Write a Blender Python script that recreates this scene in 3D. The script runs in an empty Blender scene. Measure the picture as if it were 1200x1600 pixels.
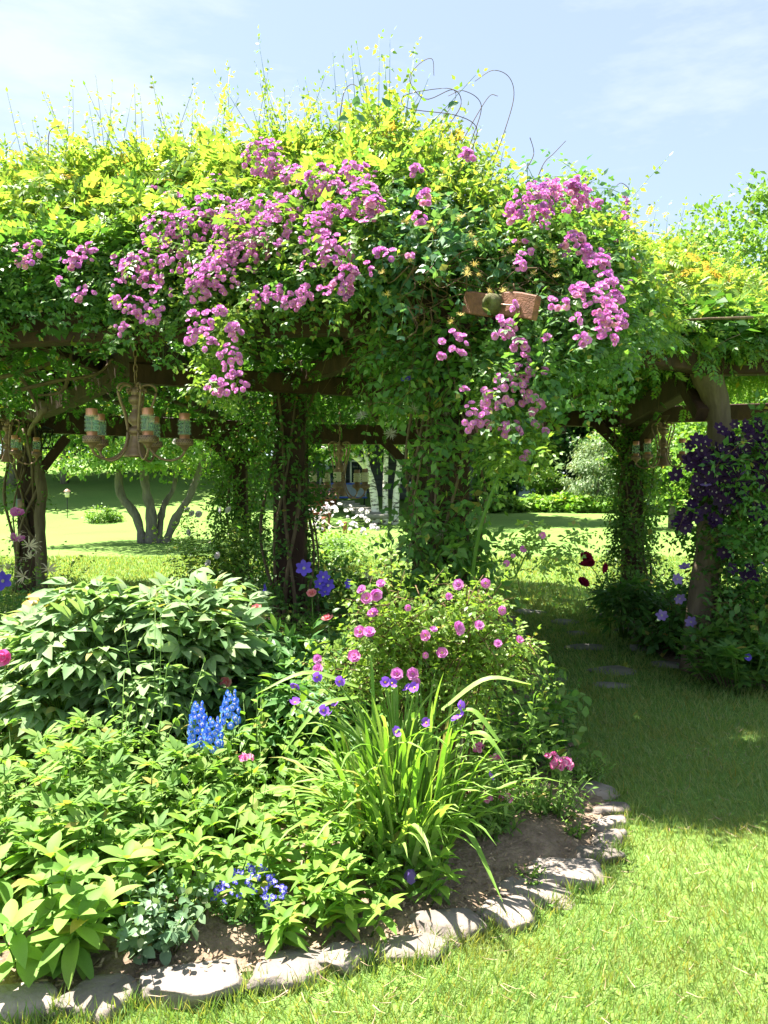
import bpy, bmesh, math, random
import numpy as np
from mathutils import Vector, Matrix, noise

SC = bpy.context.scene
COL = SC.collection
R = np.random.default_rng(11)
random.seed(11)
PI = math.pi

# ------------------------------------------------------------------ camera
CAM_H, FPX, VH = 1.5, 1200.0, 765.0
PITCH = math.atan((800 - VH) / FPX)
cam = bpy.data.cameras.new('camera')
cam.sensor_fit = 'VERTICAL'; cam.sensor_height = 36.0; cam.lens = 36.0 * FPX / 1600.0
cam.clip_start = 0.05; cam.clip_end = 2000
camo = bpy.data.objects.new('camera', cam); COL.objects.link(camo)
camo.location = (0, 0, CAM_H); camo.rotation_euler = (PI / 2 - PITCH, 0, 0)
SC.camera = camo

# ------------------------------------------------------------------ light
SUN_EL, SUN_AZ = math.radians(66), math.radians(-60)      # azimuth from +Y, clockwise positive
w = bpy.data.worlds.new('World'); SC.world = w; w.use_nodes = True
nt = w.node_tree; nt.nodes.clear()
def wn(t, **k):
    n = nt.nodes.new(t)
    for a, b in k.items(): setattr(n, a, b)
    return n
sky = wn('ShaderNodeTexSky', sky_type='NISHITA', sun_disc=False, sun_elevation=SUN_EL, sun_rotation=SUN_AZ,
         altitude=200.0, air_density=0.7, dust_density=0.5, ozone_density=1.2)
tc = wn('ShaderNodeTexCoord'); mp = wn('ShaderNodeMapping')
mp.inputs['Scale'].default_value = (1.2, 2.2, 5.0); mp.inputs['Rotation'].default_value = (0.2, 0.35, 2.6)
nz = wn('ShaderNodeTexNoise'); nz.inputs['Scale'].default_value = 1.5; nz.inputs['Detail'].default_value = 7; nz.inputs['Roughness'].default_value = 0.62
rp = wn('ShaderNodeValToRGB'); rp.color_ramp.elements[0].position = 0.47; rp.color_ramp.elements[1].position = 0.66; rp.color_ramp.elements[0].color = (.45, .45, .45, 1)
mxs = wn('ShaderNodeMixRGB'); mxs.inputs[2].default_value = (2.75, 3.1, 3.4, 1)
bg = wn('ShaderNodeBackground'); bg.inputs['Strength'].default_value = 0.040
out = wn('ShaderNodeOutputWorld')
L = nt.links.new
L(tc.outputs['Generated'], mp.inputs[0]); L(mp.outputs[0], nz.inputs[0]); L(nz.outputs[0], rp.inputs[0])
L(rp.outputs[0], mxs.inputs[0]); L(sky.outputs[0], mxs.inputs[1]); L(mxs.outputs[0], bg.inputs[0]); L(bg.outputs[0], out.inputs[0])
sl = bpy.data.lights.new('sun', 'SUN'); sl.energy = 2.75; sl.angle = math.radians(0.55); sl.color = (1.0, 0.95, 0.85)
so = bpy.data.objects.new('sun', sl); COL.objects.link(so); so.location = (-8, 6, 20)
sdir = Vector((math.sin(SUN_AZ) * math.cos(SUN_EL), math.cos(SUN_AZ) * math.cos(SUN_EL), math.sin(SUN_EL)))
so.rotation_euler = sdir.to_track_quat('Z', 'Y').to_euler()
SC.view_settings.view_transform = 'Standard'; SC.view_settings.look = 'None'
SC.view_settings.exposure = 3.1; SC.view_settings.gamma = 1.0; SC.view_settings.use_curve_mapping = False
SC.render.engine = 'CYCLES'
SC.cycles.max_bounces = 7; SC.cycles.diffuse_bounces = 4; SC.cycles.glossy_bounces = 3
SC.cycles.transmission_bounces = 6; SC.cycles.transparent_max_bounces = 6
SC.cycles.sample_clamp_indirect = 6.0
SC.cycles.use_denoising = True

# ------------------------------------------------------------------ helpers
def A(*v): return np.array(v, float)
def at(u, v, d):
    """Photo pixel and depth along +Y -> world point."""
    x, yc = (u - 600) / FPX, (800 - v) / FPX
    c, s = math.cos(PITCH), math.sin(PITCH)
    dy, dz = c + yc * s, -s + yc * c
    k = d / dy
    return A(x * k, d, CAM_H + dz * k)
def atn(u, v, d):
    u = np.asarray(u, float); v = np.asarray(v, float); d = np.asarray(d, float)
    x, yc = (u - 600) / FPX, (800 - v) / FPX
    c, s = math.cos(PITCH), math.sin(PITCH)
    k = d / (c + yc * s)
    return np.stack([x * k, d + 0 * k, CAM_H + (-s + yc * c) * k], -1)
def gnd(u, v, z=0.0):
    """Photo pixel on the ground plane -> world point."""
    x, yc = (u - 600) / FPX, (800 - v) / FPX
    c, s = math.cos(PITCH), math.sin(PITCH)
    dy, dz = c + yc * s, -s + yc * c
    k = (z - CAM_H) / dz
    return A(x * k, dy * k, z)
def nrm(a): return a / np.maximum(np.linalg.norm(a, axis=-1, keepdims=True), 1e-9)
def rnd(n, s=1.0): return R.normal(0, s, (n, 3))
def U(a, b, n=None): return R.uniform(a, b, n)

class Geo:
    """Collects triangles; one mesh object comes out."""
    def __init__(s): s.V = []; s.F = []; s.M = []; s.n = 0
    def add(s, V, F, m=0):
        V = np.asarray(V, float).reshape(-1, 3); F = np.asarray(F, int).reshape(-1, 3)
        s.V.append(V); s.F.append(F + s.n); s.M.append(np.broadcast_to(np.asarray(m, int), (len(F),))); s.n += len(V)
    def mesh(s, name, mats, off=(0, 0, 0), smooth=True):
        me = bpy.data.meshes.new(name)
        V = np.concatenate(s.V) - np.asarray(off, float); F = np.concatenate(s.F); M = np.concatenate(s.M)
        me.vertices.add(len(V)); me.vertices.foreach_set('co', V.astype(np.float32).ravel())
        me.loops.add(F.size); me.loops.foreach_set('vertex_index', F.astype(np.int32).ravel())
        me.polygons.add(len(F))
        me.polygons.foreach_set('loop_start', np.arange(0, F.size, 3, dtype=np.int32))
        me.polygons.foreach_set('loop_total', np.full(len(F), 3, np.int32))
        for m in (mats if isinstance(mats, (list, tuple)) else [mats]): me.materials.append(m)
        me.polygons.foreach_set('material_index', M.astype(np.int32))
        me.polygons.foreach_set('use_smooth', np.full(len(F), smooth, bool))
        me.update(calc_edges=True)
        return me

def tag(o, label=None, cat=None, group=None, kind=None):
    if label: o['label'] = label
    if cat: o['category'] = cat
    if group: o['group'] = group
    if kind: o['kind'] = kind
    return o
def thing(name, label, cat, loc=(0, 0, 0), group=None):
    o = bpy.data.objects.new(name, None); o.empty_display_size = 0.1
    COL.objects.link(o); o.location = Vector(loc)
    return tag(o, label, cat, group)
def link(name, me, parent=None, M=None, kind=None):
    """One object; M is its world matrix (parents are never rotated)."""
    o = bpy.data.objects.new(name, me); COL.objects.link(o)
    if M is not None:
        M = M.copy()
    else:
        M = Matrix.Identity(4)
    if parent is not None:
        o.parent = parent
        p = parent; t = Vector((0, 0, 0))
        while p is not None: t = t + Vector(p.location); p = p.parent
        if M is not None: M.translation = M.translation - t
    o.matrix_basis = M
    if kind: o['kind'] = kind
    return o
def part(name, geo, mats, parent, kind=None, smooth=True):
    """World-space geometry as a part of a thing (origin at the parent)."""
    p = parent; t = Vector((0, 0, 0))
    while p is not None: t = t + Vector(p.location); p = p.parent
    me = geo.mesh(name, mats, off=t, smooth=smooth)
    o = bpy.data.objects.new(name, me); COL.objects.link(o); o.parent = parent
    if kind: o['kind'] = kind
    return o
def solo(name, geo, mats, label=None, cat=None, group=None, kind=None, loc=(0, 0, 0), smooth=True):
    o = bpy.data.objects.new(name, geo.mesh(name, mats, off=loc, smooth=smooth)); COL.objects.link(o); o.location = Vector(loc)
    return tag(o, label, cat, group, kind)
def frame(P, D, N, s=1.0, wx=1.0):
    """World matrix: y along D, z near N."""
    y = Vector(D).normalized(); x = y.cross(Vector(N))
    if x.length < 1e-5: x = y.orthogonal()
    x.normalize(); z = x.cross(y)
    M = Matrix.Identity(4)
    for i in range(3):
        M[i][0] = x[i] * s * wx; M[i][1] = y[i] * s; M[i][2] = z[i] * s; M[i][3] = P[i]
    return M

# ---------- templates: (verts, tris, material ids), length along +y, face up +z
def leaf_t(w=0.3, prof=None, fold=0.25, curl=-0.15, seg=3, m=0):
    prof = prof or (lambda t: math.sin(PI * t ** 0.8) ** 0.8)
    V = [(0, 0, 0)]; F = []
    for i in range(1, seg):
        t = i / seg; h = w * prof(t); z = curl * t * t
        V += [(-h, t, z + fold * h), (0, t, z), (h, t, z + fold * h)]
    V.append((0, 1, curl))
    F += [(0, 2, 1), (0, 3, 2)]
    for i in range(seg - 2):
        a = 1 + 3 * i
        F += [(a, a + 1, a + 4), (a, a + 4, a + 3), (a + 1, a + 2, a + 5), (a + 1, a + 5, a + 4)]
    a = 1 + 3 * (seg - 2); n = len(V) - 1
    F += [(a, a + 1, n), (a + 1, a + 2, n)]
    return np.array(V, float), np.array(F, int), np.full(len(F), m)
def kite_t(w=0.28, fold=0.25, curl=-0.1, p=0.45):
    V = [(0, 0, 0), (-w, p, fold * w + curl * .3), (0, p, curl * .3), (w, p, fold * w + curl * .3), (0, 1, curl)]
    F = [(0, 2, 1), (0, 3, 2), (1, 2, 4), (2, 3, 4)]
    return np.array(V, float), np.array(F, int), np.zeros(4, int)
def flat_t(w=0.3, fold=0.2):
    V = [(0, 0, 0), (-w, .5, fold * w), (w, .5, fold * w), (0, 1, -.05)]
    return np.array(V, float), np.array([(0, 3, 1), (0, 2, 3)]), np.zeros(2, int)
def merge_t(items):
    """items: (template, pos, dir, normal, scale)"""
    Vs, Fs, Ms, n = [], [], [], 0
    for T, p, d, nn, s in items:
        M = np.array(frame(p, d, nn, s))
        v = T[0] @ M[:3, :3].T + M[:3, 3]
        Vs.append(v); Fs.append(T[1] + n); Ms.append(T[2]); n += len(v)
    return np.concatenate(Vs), np.concatenate(Fs), np.concatenate(Ms)
def pinnate_t(T, pairs=4, ll=0.34, ang=60, droop=0.12, rachis=True):
    it = []
    for i in range(pairs):
        t = 0.25 + 0.6 * i / max(1, pairs - 1); z = -droop * t * t
        for s in (-1, 1):
            a = math.radians(ang + 4 * (i % 2))
            it.append((T, (0, t, z), (s * math.sin(a), math.cos(a), -0.18), (0.1 * s, 0, 1), ll * (0.85 + 0.3 * math.sin(PI * t))))
    it.append((T, (0, .88, -droop * .8), (0, 1, -.2), (0, 0, 1), ll * 1.05))
    if rachis:
        V = np.array([(-.008, 0, 0), (.008, 0, 0), (0, .9, -droop * .8)]); it.append(((V, np.array([(0, 1, 2)]), np.zeros(1, int)), (0, 0, 0), (0, 1, 0), (0, 0, 1), 1))
    return merge_t(it)
def palmate_t(T, n=5, spread=70, ll=0.8, stalk=0.25):
    it = []
    for i in range(n):
        a = math.radians(-spread + 2 * spread * i / (n - 1)); k = 1 - 0.35 * abs(2 * i / (n - 1) - 1)
        it.append((T, (0, stalk, 0), (math.sin(a), math.cos(a), -.08 - .1 * abs(math.sin(a))), (0, 0, 1), ll * k))
    V = np.array([(-.012, 0, 0), (.012, 0, 0), (0, stalk, 0)]); it.append(((V, np.array([(0, 1, 2)]), np.zeros(1, int)), (0, 0, 0), (0, 1, 0), (0, 0, 1), 1))
    return merge_t(it)

def scatter(g, T, P, D, N, S, wx=1.0, m=None):
    n = len(P)
    if n == 0: return
    Y = nrm(D); X = np.cross(Y, N); X = nrm(X); Z = np.cross(X, Y)
    S = np.broadcast_to(np.asarray(S, float), (n,))[:, None, None]
    tv = T[0]
    V = P[:, None] + S * (tv[None, :, 0:1] * wx * X[:, None] + tv[None, :, 1:2] * Y[:, None] + tv[None, :, 2:3] * Z[:, None])
    F = T[1][None] + (np.arange(n) * len(tv))[:, None, None]
    mm = np.tile(T[2], n) if m is None else m
    g.add(V.reshape(-1, 3), F.reshape(-1, 3), mm)
def tubes(g, P, r, sides=3, m=0):
    """P (n,k,3) polylines, r (n,k) or broadcastable"""
    P = np.asarray(P, float)
    if P.ndim == 2: P = P[None]
    n, k, _ = P.shape
    r = np.broadcast_to(np.asarray(r, float), (n, k))
    T = nrm(np.gradient(P, axis=1))
    ref = np.where(np.abs(T[..., 2:3]) > .9, A(1, 0, 0), A(0, 0, 1))
    ref = np.broadcast_to(ref[:, :1], T.shape)
    X = nrm(np.cross(T, ref)); Y = np.cross(T, X)
    a = np.arange(sides) * 2 * PI / sides
    V = P[:, :, None] + r[..., None, None] * (np.cos(a)[None, None, :, None] * X[:, :, None] + np.sin(a)[None, None, :, None] * Y[:, :, None])
    i, j = np.meshgrid(np.arange(k - 1), np.arange(sides), indexing='ij')
    a0 = i * sides + j; a1 = i * sides + (j + 1) % sides; b0 = a0 + sides; b1 = a1 + sides
    F = np.concatenate([np.stack([a0, a1, b1], -1).reshape(-1, 3), np.stack([a0, b1, b0], -1).reshape(-1, 3)])
    caps = [(0, q + 1, q) for q in range(1, sides - 1)] + [((k - 1) * sides, (k - 1) * sides + q, (k - 1) * sides + q + 1) for q in range(1, sides - 1)]
    F = np.concatenate([F, np.array(caps)])
    Fa = F[None] + (np.arange(n) * k * sides)[:, None, None]
    g.add(V.reshape(-1, 3), Fa.reshape(-1, 3), m)
GRAV = A(0, 0, -1)
def sprigs(gl, gs, T, P, D, Ln, k=8, ls=0.06, droop=0.25, spread=0.75, up=0.6, r=0.003, t0=0.15, taper=0.35, stemside=3, sidejit=.35):
    n = len(P)
    if n == 0: return
    D = nrm(D); Ln = np.broadcast_to(np.asarray(Ln, float), (n,))
    t = np.linspace(t0, 1, k)[None, :, None]
    t = np.clip(t + R.normal(0, .3 / k, (n, k, 1)), 0.02, 1)
    L3 = Ln[:, None, None]
    pos = P[:, None] + D[:, None] * L3 * t + GRAV * droop * L3 * t * t
    tan = nrm(D[:, None] + 2 * droop * t * GRAV)
    X = nrm(np.cross(tan, A(.13, .21, .97))); Z = np.cross(X, tan)
    ang = np.arange(k)[None, :, None] * 2.4 + U(0, 6.28, (n, 1, 1)) + R.normal(0, .3, (n, k, 1))
    side = np.cos(ang) * X + np.sin(ang) * Z
    d = tan * (1 - spread) + side * spread + R.normal(0, sidejit * .5, (n, k, 3))
    d[:, -1] = tan[:, -1] + R.normal(0, .2, (n, 3))
    N = A(0, 0, 1) * up + R.normal(0, .5, (n, k, 3)) * (1 - up) + side * .15 + tan * .25
    S = ls * U(.7, 1.25, (n, k)) * (1 - taper * t[..., 0])
    scatter(gl, T, pos.reshape(-1, 3), d.reshape(-1, 3), N.reshape(-1, 3), S.ravel())
    if gs is not None:
        q = np.linspace(0, 1, 4)[None, :, None]
        pl = P[:, None] + D[:, None] * L3 * q + GRAV * droop * L3 * q * q
        tubes(gs, pl, np.asarray(r) * np.linspace(1, .4, 4)[None], stemside)
def spl(pts, n):
    """Catmull-Rom through pts, n samples."""
    p = np.asarray(pts, float); k = len(p)
    q = np.concatenate([[2 * p[0] - p[1]], p, [2 * p[-1] - p[-2]]])
    s = np.linspace(0, k - 1 - 1e-6, n); i = s.astype(int); f = (s - i)[:, None]
    a, b, c, d = q[i], q[i + 1], q[i + 2], q[i + 3]
    return .5 * (2 * b + (c - a) * f + (2 * a - 5 * b + 4 * c - d) * f ** 2 + (3 * b - a - 3 * c + d) * f ** 3)
def lathe(g, prof, c, seg=16, m=0, ax=None):
    """prof: (r,z) list, revolved about the vertical through c"""
    prof = np.asarray(prof, float); k = len(prof)
    a = np.arange(seg) * 2 * PI / seg
    V = np.stack([prof[:, None, 0] * np.cos(a), prof[:, None, 0] * np.sin(a), np.repeat(prof[:, 1:2], seg, 1)], -1).reshape(-1, 3)
    if ax is not None:
        M = np.array(frame((0, 0, 0), (A(0, 1, 0) if abs(ax[1]) < .9 else A(1, 0, 0)), ax))
        y = nrm(np.asarray(ax, float)); x = nrm(np.cross(A(.3, .7, .2), y)); z = np.cross(y, x)
        V = V[:, 0:1] * x + V[:, 1:2] * z + V[:, 2:3] * y
    i, j = np.meshgrid(np.arange(k - 1), np.arange(seg), indexing='ij')
    a0 = i * seg + j; a1 = i * seg + (j + 1) % seg; b0 = a0 + seg; b1 = a1 + seg
    F = np.concatenate([np.stack([a0, a1, b1], -1).reshape(-1, 3), np.stack([a0, b1, b0], -1).reshape(-1, 3)])
    g.add(V + np.asarray(c, float), F, m)
BOXF = np.array([(0, 2, 1), (1, 2, 3), (4, 5, 6), (5, 7, 6), (0, 1, 4), (1, 5, 4), (2, 6, 3), (3, 6, 7), (0, 4, 2), (2, 4, 6), (1, 3, 5), (3, 7, 5)])
def box(g, c, s, m=0, D=(0, 1, 0), N=(0, 0, 1)):
    v = np.array([(x, y, z) for z in (-.5, .5) for y in (-.5, .5) for x in (-.5, .5)]) * np.asarray(s, float)
    M = np.array(frame((0, 0, 0), D, N))[:3, :3]
    g.add(v @ M.T + np.asarray(c, float), BOXF, m)
def timber(g, a, b, w, h, m=0, bev=0.012, cuts=10, wob=0.004, sag=0.0):
    """Squared timber from a to b, eased edges, slightly uneven along its length."""
    a, b = np.asarray(a, float), np.asarray(b, float); d = nrm(b - a)
    ref = A(0, 0, 1) if abs(d[2]) < .85 else A(0, 1, 0)
    x = nrm(np.cross(d, ref)); y = np.cross(x, d)
    e = bev
    sec = np.array([(-w/2+e, -h/2), (w/2-e, -h/2), (w/2, -h/2+e), (w/2, h/2-e), (w/2-e, h/2), (-w/2+e, h/2), (-w/2, h/2-e), (-w/2, -h/2+e)])
    n = cuts + 1; V = []
    ph = U(0, 6, 4)
    for i in range(n):
        t = i / cuts
        o = x * wob * math.sin(5 * t + ph[0]) + y * (wob * math.sin(4 * t + ph[1]) - sag * math.sin(PI * t))
        k = 1 + .02 * math.sin(7 * t + ph[2])
        V.append(a + (b - a) * t + o + sec[:, :1] * k * x + sec[:, 1:] * k * y)
    V = np.concatenate(V); s = 8
    i, j = np.meshgrid(np.arange(cuts), np.arange(s), indexing='ij')
    a0 = i * s + j; a1 = i * s + (j + 1) % s
    F = np.concatenate([np.stack([a0, a1, a1 + s], -1).reshape(-1, 3), np.stack([a0, a1 + s, a0 + s], -1).reshape(-1, 3)])
    e0 = [(0, q + 1, q) for q in range(1, 7)]; o = cuts * s; e1 = [(o, o + q, o + q + 1) for q in range(1, 7)]
    g.add(V, np.concatenate([F, np.array(e0 + e1)]), m)
def inpoly(x, y, poly):
    poly = np.asarray(poly); c = np.zeros(len(x), bool); j = len(poly) - 1
    for i in range(len(poly)):
        xi, yi = poly[i]; xj, yj = poly[j]
        c ^= ((yi > y) != (yj > y)) & (x < (xj - xi) * (y - yi) / (yj - yi + 1e-12) + xi)
        j = i
    return c
def sub(o, P, D, N, s, me, name, parent=None): return link(name, me, parent or o, frame(P, D, N, s))

# ------------------------------------------------------------------ materials
def newmat(name):
    m = bpy.data.materials.new(name); m.use_nodes = True; m.node_tree.nodes.clear()
    return m, m.node_tree
def rgb(*c): return (c[0], c[1], c[2], 1)
def leafmat(name, cols, trans, tmix=0.4, rough=0.45, spec=0.35, gain=1.35, aged=True):
    """Leaf: colour varies leaf by leaf; light passes through the blade."""
    m, t = newmat(name); N = t.nodes.new; L = t.links.new
    geo = N('ShaderNodeNewGeometry'); oi = N('ShaderNodeObjectInfo')
    ad = N('ShaderNodeMath'); ad.operation = 'ADD'; L(geo.outputs['Random Per Island'], ad.inputs[0]); L(oi.outputs['Random'], ad.inputs[1])
    fr = N('ShaderNodeMath'); fr.operation = 'FRACT'; L(ad.outputs[0], fr.inputs[0])
    rp = N('ShaderNodeValToRGB'); e = rp.color_ramp.elements
    while len(e) < len(cols): e.new(.5)
    for i, c in enumerate(cols): e[i].position = i / (len(cols) - 1) * (.96 if aged else 1); e[i].color = rgb(c[0] * gain, c[1] * gain, c[2] * gain * (1.55 if aged else 1))
    if aged: x = e.new(1.0); x.color = rgb(.34, .27, .07)      # the odd yellowing leaf
    L(fr.outputs[0], rp.inputs[0])
    tex = N('ShaderNodeTexNoise'); tex.inputs['Scale'].default_value = 60; tex.inputs['Detail'].default_value = 3
    tcn = N('ShaderNodeTexCoord'); L(tcn.outputs['Object'], tex.inputs[0])
    mr = N('ShaderNodeMapRange'); mr.inputs[3].default_value = .72; mr.inputs[4].default_value = 1.28; L(tex.outputs[0], mr.inputs[0])
    vm = N('ShaderNodeVectorMath'); vm.operation = 'SCALE'; L(rp.outputs[0], vm.inputs[0]); L(mr.outputs[0], vm.inputs[3])
    p = N('ShaderNodeBsdfPrincipled'); p.inputs['Roughness'].default_value = rough; p.inputs['Specular IOR Level'].default_value = spec
    L(vm.outputs[0], p.inputs['Base Color'])
    tr = N('ShaderNodeBsdfTranslucent')
    mt = N('ShaderNodeMixRGB'); mt.blend_type = 'MULTIPLY'; mt.inputs[0].default_value = 1.0; mt.inputs[2].default_value = rgb(trans[0], trans[1], trans[2] * 1.3); L(vm.outputs[0], mt.inputs[1])
    L(mt.outputs[0], tr.inputs[0])
    mx = N('ShaderNodeMixShader'); mx.inputs[0].default_value = tmix; L(p.outputs[0], mx.inputs[1]); L(tr.outputs[0], mx.inputs[2])
    o = N('ShaderNodeOutputMaterial'); L(mx.outputs[0], o.inputs[0])
    return m
def mat(name, c1, c2=None, scale=8, rough=0.7, spec=0.3, metal=0.0, bump=0.0, bscale=None, stretch=(1, 1, 1), detail=6, contrast=(0.3, 0.7), third=None, objco=True, trans=0, ior=1.45, rand=0.0):
    m, t = newmat(name); N = t.nodes.new; L = t.links.new
    p = N('ShaderNodeBsdfPrincipled'); o = N('ShaderNodeOutputMaterial'); L(p.outputs[0], o.inputs[0])
    p.inputs['Roughness'].default_value = rough; p.inputs['Specular IOR Level'].default_value = spec; p.inputs['Metallic'].default_value = metal
    p.inputs['Transmission Weight'].default_value = trans; p.inputs['IOR'].default_value = ior
    tcn = N('ShaderNodeTexCoord'); mp = N('ShaderNodeMapping'); mp.inputs['Scale'].default_value = stretch
    L(tcn.outputs['Object' if objco else 'Generated'], mp.inputs[0])
    if c2 is None: c2 = tuple(x * .75 for x in c1)
    nz = N('ShaderNodeTexNoise'); nz.inputs['Scale'].default_value = scale; nz.inputs['Detail'].default_value = detail; nz.inputs['Roughness'].default_value = .6
    L(mp.outputs[0], nz.inputs[0])
    rp = N('ShaderNodeValToRGB'); e = rp.color_ramp.elements
    e[0].position, e[1].position = contrast; e[0].color = rgb(*c2); e[1].color = rgb(*c1)
    if third: x = e.new((contrast[0] + contrast[1]) / 2); x.color = rgb(*third)
    L(nz.outputs[0], rp.inputs[0]); col = rp.outputs[0]
    if rand:
        oi = N('ShaderNodeObjectInfo'); mr = N('ShaderNodeMapRange'); mr.inputs[3].default_value = 1 - rand; mr.inputs[4].default_value = 1 + rand; L(oi.outputs['Random'], mr.inputs[0])
        vm = N('ShaderNodeVectorMath'); vm.operation = 'SCALE'; L(col, vm.inputs[0]); L(mr.outputs[0], vm.inputs[3]); col = vm.outputs[0]
    L(col, p.inputs['Base Color'])
    if bump:
        b = N('ShaderNodeBump'); b.inputs['Strength'].default_value = bump; b.inputs['Distance'].default_value = .02
        n2 = N('ShaderNodeTexNoise'); n2.inputs['Scale'].default_value = bscale or scale * 3; n2.inputs['Detail'].default_value = 8; L(mp.outputs[0], n2.inputs[0])
        L(n2.outputs[0], b.inputs['Height']); L(b.outputs[0], p.inputs['Normal'])
    return m
def petalmat(name, c1, c2, tmix=.35, rough=.6):
    return leafmat(name, (c1, c2), (1.1, 1.0, 1.1), tmix, rough, .15, 1.0, False)

M = {}
M['vine_yellow'] = leafmat('vine_leaf_young', ((.10, .20, .022), (.155, .265, .026), (.25, .30, .035), (.125, .235, .026)), (1.35, 1.25, .55), .52)
M['vine_green'] = leafmat('vine_leaf', ((.07, .15, .025), (.11, .20, .03), (.16, .24, .03)), (1.5, 1.5, .5), .48)
M['vine_orange'] = leafmat('vine_leaf_orange', ((.35, .22, .03), (.40, .27, .03), (.28, .26, .03)), (1.2, 1.1, .6), .45)
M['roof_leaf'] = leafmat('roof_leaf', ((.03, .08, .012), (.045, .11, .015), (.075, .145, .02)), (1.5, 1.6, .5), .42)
M['rose_leaf'] = leafmat('rose_leaf', ((.05, .115, .025), (.08, .16, .032), (.13, .21, .035)), (1.5, 1.7, .5), .4)
M['rose_light'] = leafmat('rose_leaf_light', ((.12, .2, .02), (.18, .26, .03), (.09, .17, .03)), (1.3, 1.3, .5), .45)
M['honey_leaf'] = leafmat('honeysuckle_leaf', ((.045, .11, .045), (.07, .145, .055), (.12, .19, .045)), (1.4, 1.6, .5), .38)
M['clem_leaf'] = leafmat('clematis_leaf', ((.05, .12, .02), (.08, .165, .025), (.12, .20, .025)), (1.5, 1.6, .5), .45)
M['ivy_leaf'] = leafmat('creeper_leaf', ((.045, .11, .016), (.07, .145, .02), (.11, .185, .025)), (1.5, 1.6, .5), .42)
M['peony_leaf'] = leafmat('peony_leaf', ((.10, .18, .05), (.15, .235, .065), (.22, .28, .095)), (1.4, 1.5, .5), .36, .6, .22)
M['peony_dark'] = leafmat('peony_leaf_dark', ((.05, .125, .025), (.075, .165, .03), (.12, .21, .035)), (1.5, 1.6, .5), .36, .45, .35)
M['geran_leaf'] = leafmat('cranesbill_leaf', ((.085, .17, .025), (.13, .22, .035), (.18, .26, .045)), (1.4, 1.5, .5), .42, .6, .2)
M['phlox_leaf'] = leafmat('phlox_leaf', ((.085, .18, .02), (.13, .23, .025), (.18, .27, .03)), (1.4, 1.5, .4), .42, .6, .2)
M['sage_leaf'] = leafmat('broad_leaf', ((.10, .20, .025), (.15, .25, .035), (.20, .29, .04)), (1.4, 1.5, .4), .42, .6, .25)
M['grey_leaf'] = leafmat('greyish_leaf', ((.08, .15, .05), (.11, .18, .06), (.14, .2, .07)), (1.3, 1.4, .6), .3)
M['strap_leaf'] = leafmat('strap_leaf', ((.10, .20, .02), (.15, .26, .03), (.22, .30, .06)), (1.4, 1.5, .4), .40, .5, .3)
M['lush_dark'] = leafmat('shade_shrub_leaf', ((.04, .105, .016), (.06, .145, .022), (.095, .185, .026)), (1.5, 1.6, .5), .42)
M['tree_a'] = leafmat('tree_leaf_fresh', ((.07, .15, .02), (.10, .19, .02), (.14, .22, .03)), (1.5, 1.5, .5), .42)
M['tree_b'] = leafmat('tree_leaf_deep', ((.03, .085, .02), (.045, .11, .02), (.07, .14, .025)), (1.5, 1.6, .5), .36)
M['tree_c'] = leafmat('tree_leaf_pale', ((.12, .19, .06), (.16, .23, .07), (.2, .26, .09)), (1.3, 1.3, .6), .36)
M['wood_leaf'] = leafmat('woodland_leaf', ((.02, .06, .018), (.03, .08, .02), (.05, .11, .022)), (1.5, 1.6, .5), .3)
M['grass'] = leafmat('grass_blade', ((.088, .185, .03), (.125, .23, .035), (.23, .27, .07), (.108, .21, .03)), (1.8, 1.4, .45), .42, .5)
t = M['grass'].node_tree; N = t.nodes.new; Lk = t.links.new       # dry and lush patches over the lawn
vs = [n for n in t.nodes if n.type == 'VECT_MATH'][0]; dst = [l.to_socket for l in list(t.links) if l.from_node == vs]
n3 = N('ShaderNodeTexNoise'); n3.inputs['Scale'].default_value = 2.3; n3.inputs['Detail'].default_value = 5; tcx = N('ShaderNodeTexCoord'); Lk(tcx.outputs['Object'], n3.inputs[0])
r3 = N('ShaderNodeMapRange'); r3.inputs[1].default_value = .5; r3.inputs[2].default_value = .72; r3.inputs[4].default_value = .5; Lk(n3.outputs[0], r3.inputs[0])
mx3 = N('ShaderNodeMixRGB'); mx3.inputs[2].default_value = rgb(.27, .25, .07); Lk(r3.outputs[0], mx3.inputs[0]); Lk(vs.outputs[0], mx3.inputs[1])
for d_ in dst: Lk(mx3.outputs[0], d_)
M['stem_green'] = mat('green_stem', (.10, .19, .03), (.07, .14, .02), 20, .5)
M['stem_brown'] = mat('brown_twig', (.16, .09, .045), (.08, .05, .03), 15, .8)
M['vine_bark'] = mat('vine_bark', (.20, .14, .09), (.09, .06, .04), 22, .85, bump=.5, stretch=(1, 1, .25))
M['timber'] = mat('stained_timber', (.075, .036, .026), (.032, .017, .014), 9, .75, bump=.35, bscale=40, stretch=(1, 1, .35))
M['timber_red'] = mat('red_stained_board', (.27, .115, .075), (.13, .055, .038), 14, .7, bump=.35, bscale=60, stretch=(.4, 2, 2), third=(.20, .085, .055))
M['log'] = mat('weathered_log', (.21, .155, .105), (.10, .07, .048), 12, .85, bump=.8, bscale=26, stretch=(1, 1, .16))
M['moss'] = mat('mossy_end_grain', (.13, .13, .05), (.07, .06, .03), 30, .9, bump=.5)
M['bark'] = mat('grey_bark', (.20, .18, .15), (.09, .08, .065), 10, .9, bump=.8, bscale=20, stretch=(1, 1, .3))
M['birch'] = mat('birch_bark', (.72, .69, .62), (.10, .09, .08), 3.2, .7, bump=.3, stretch=(1, 1, 3.5), contrast=(.42, .52), third=(.60, .57, .50))
M['copper'] = mat('copper', (.80, .36, .20), (.62, .26, .14), 14, .35, .5, .55)
M['bronze'] = mat('aged_bronze', (.36, .215, .15), (.22, .13, .09), 22, .45, .5, .25, bump=.1)
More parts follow.
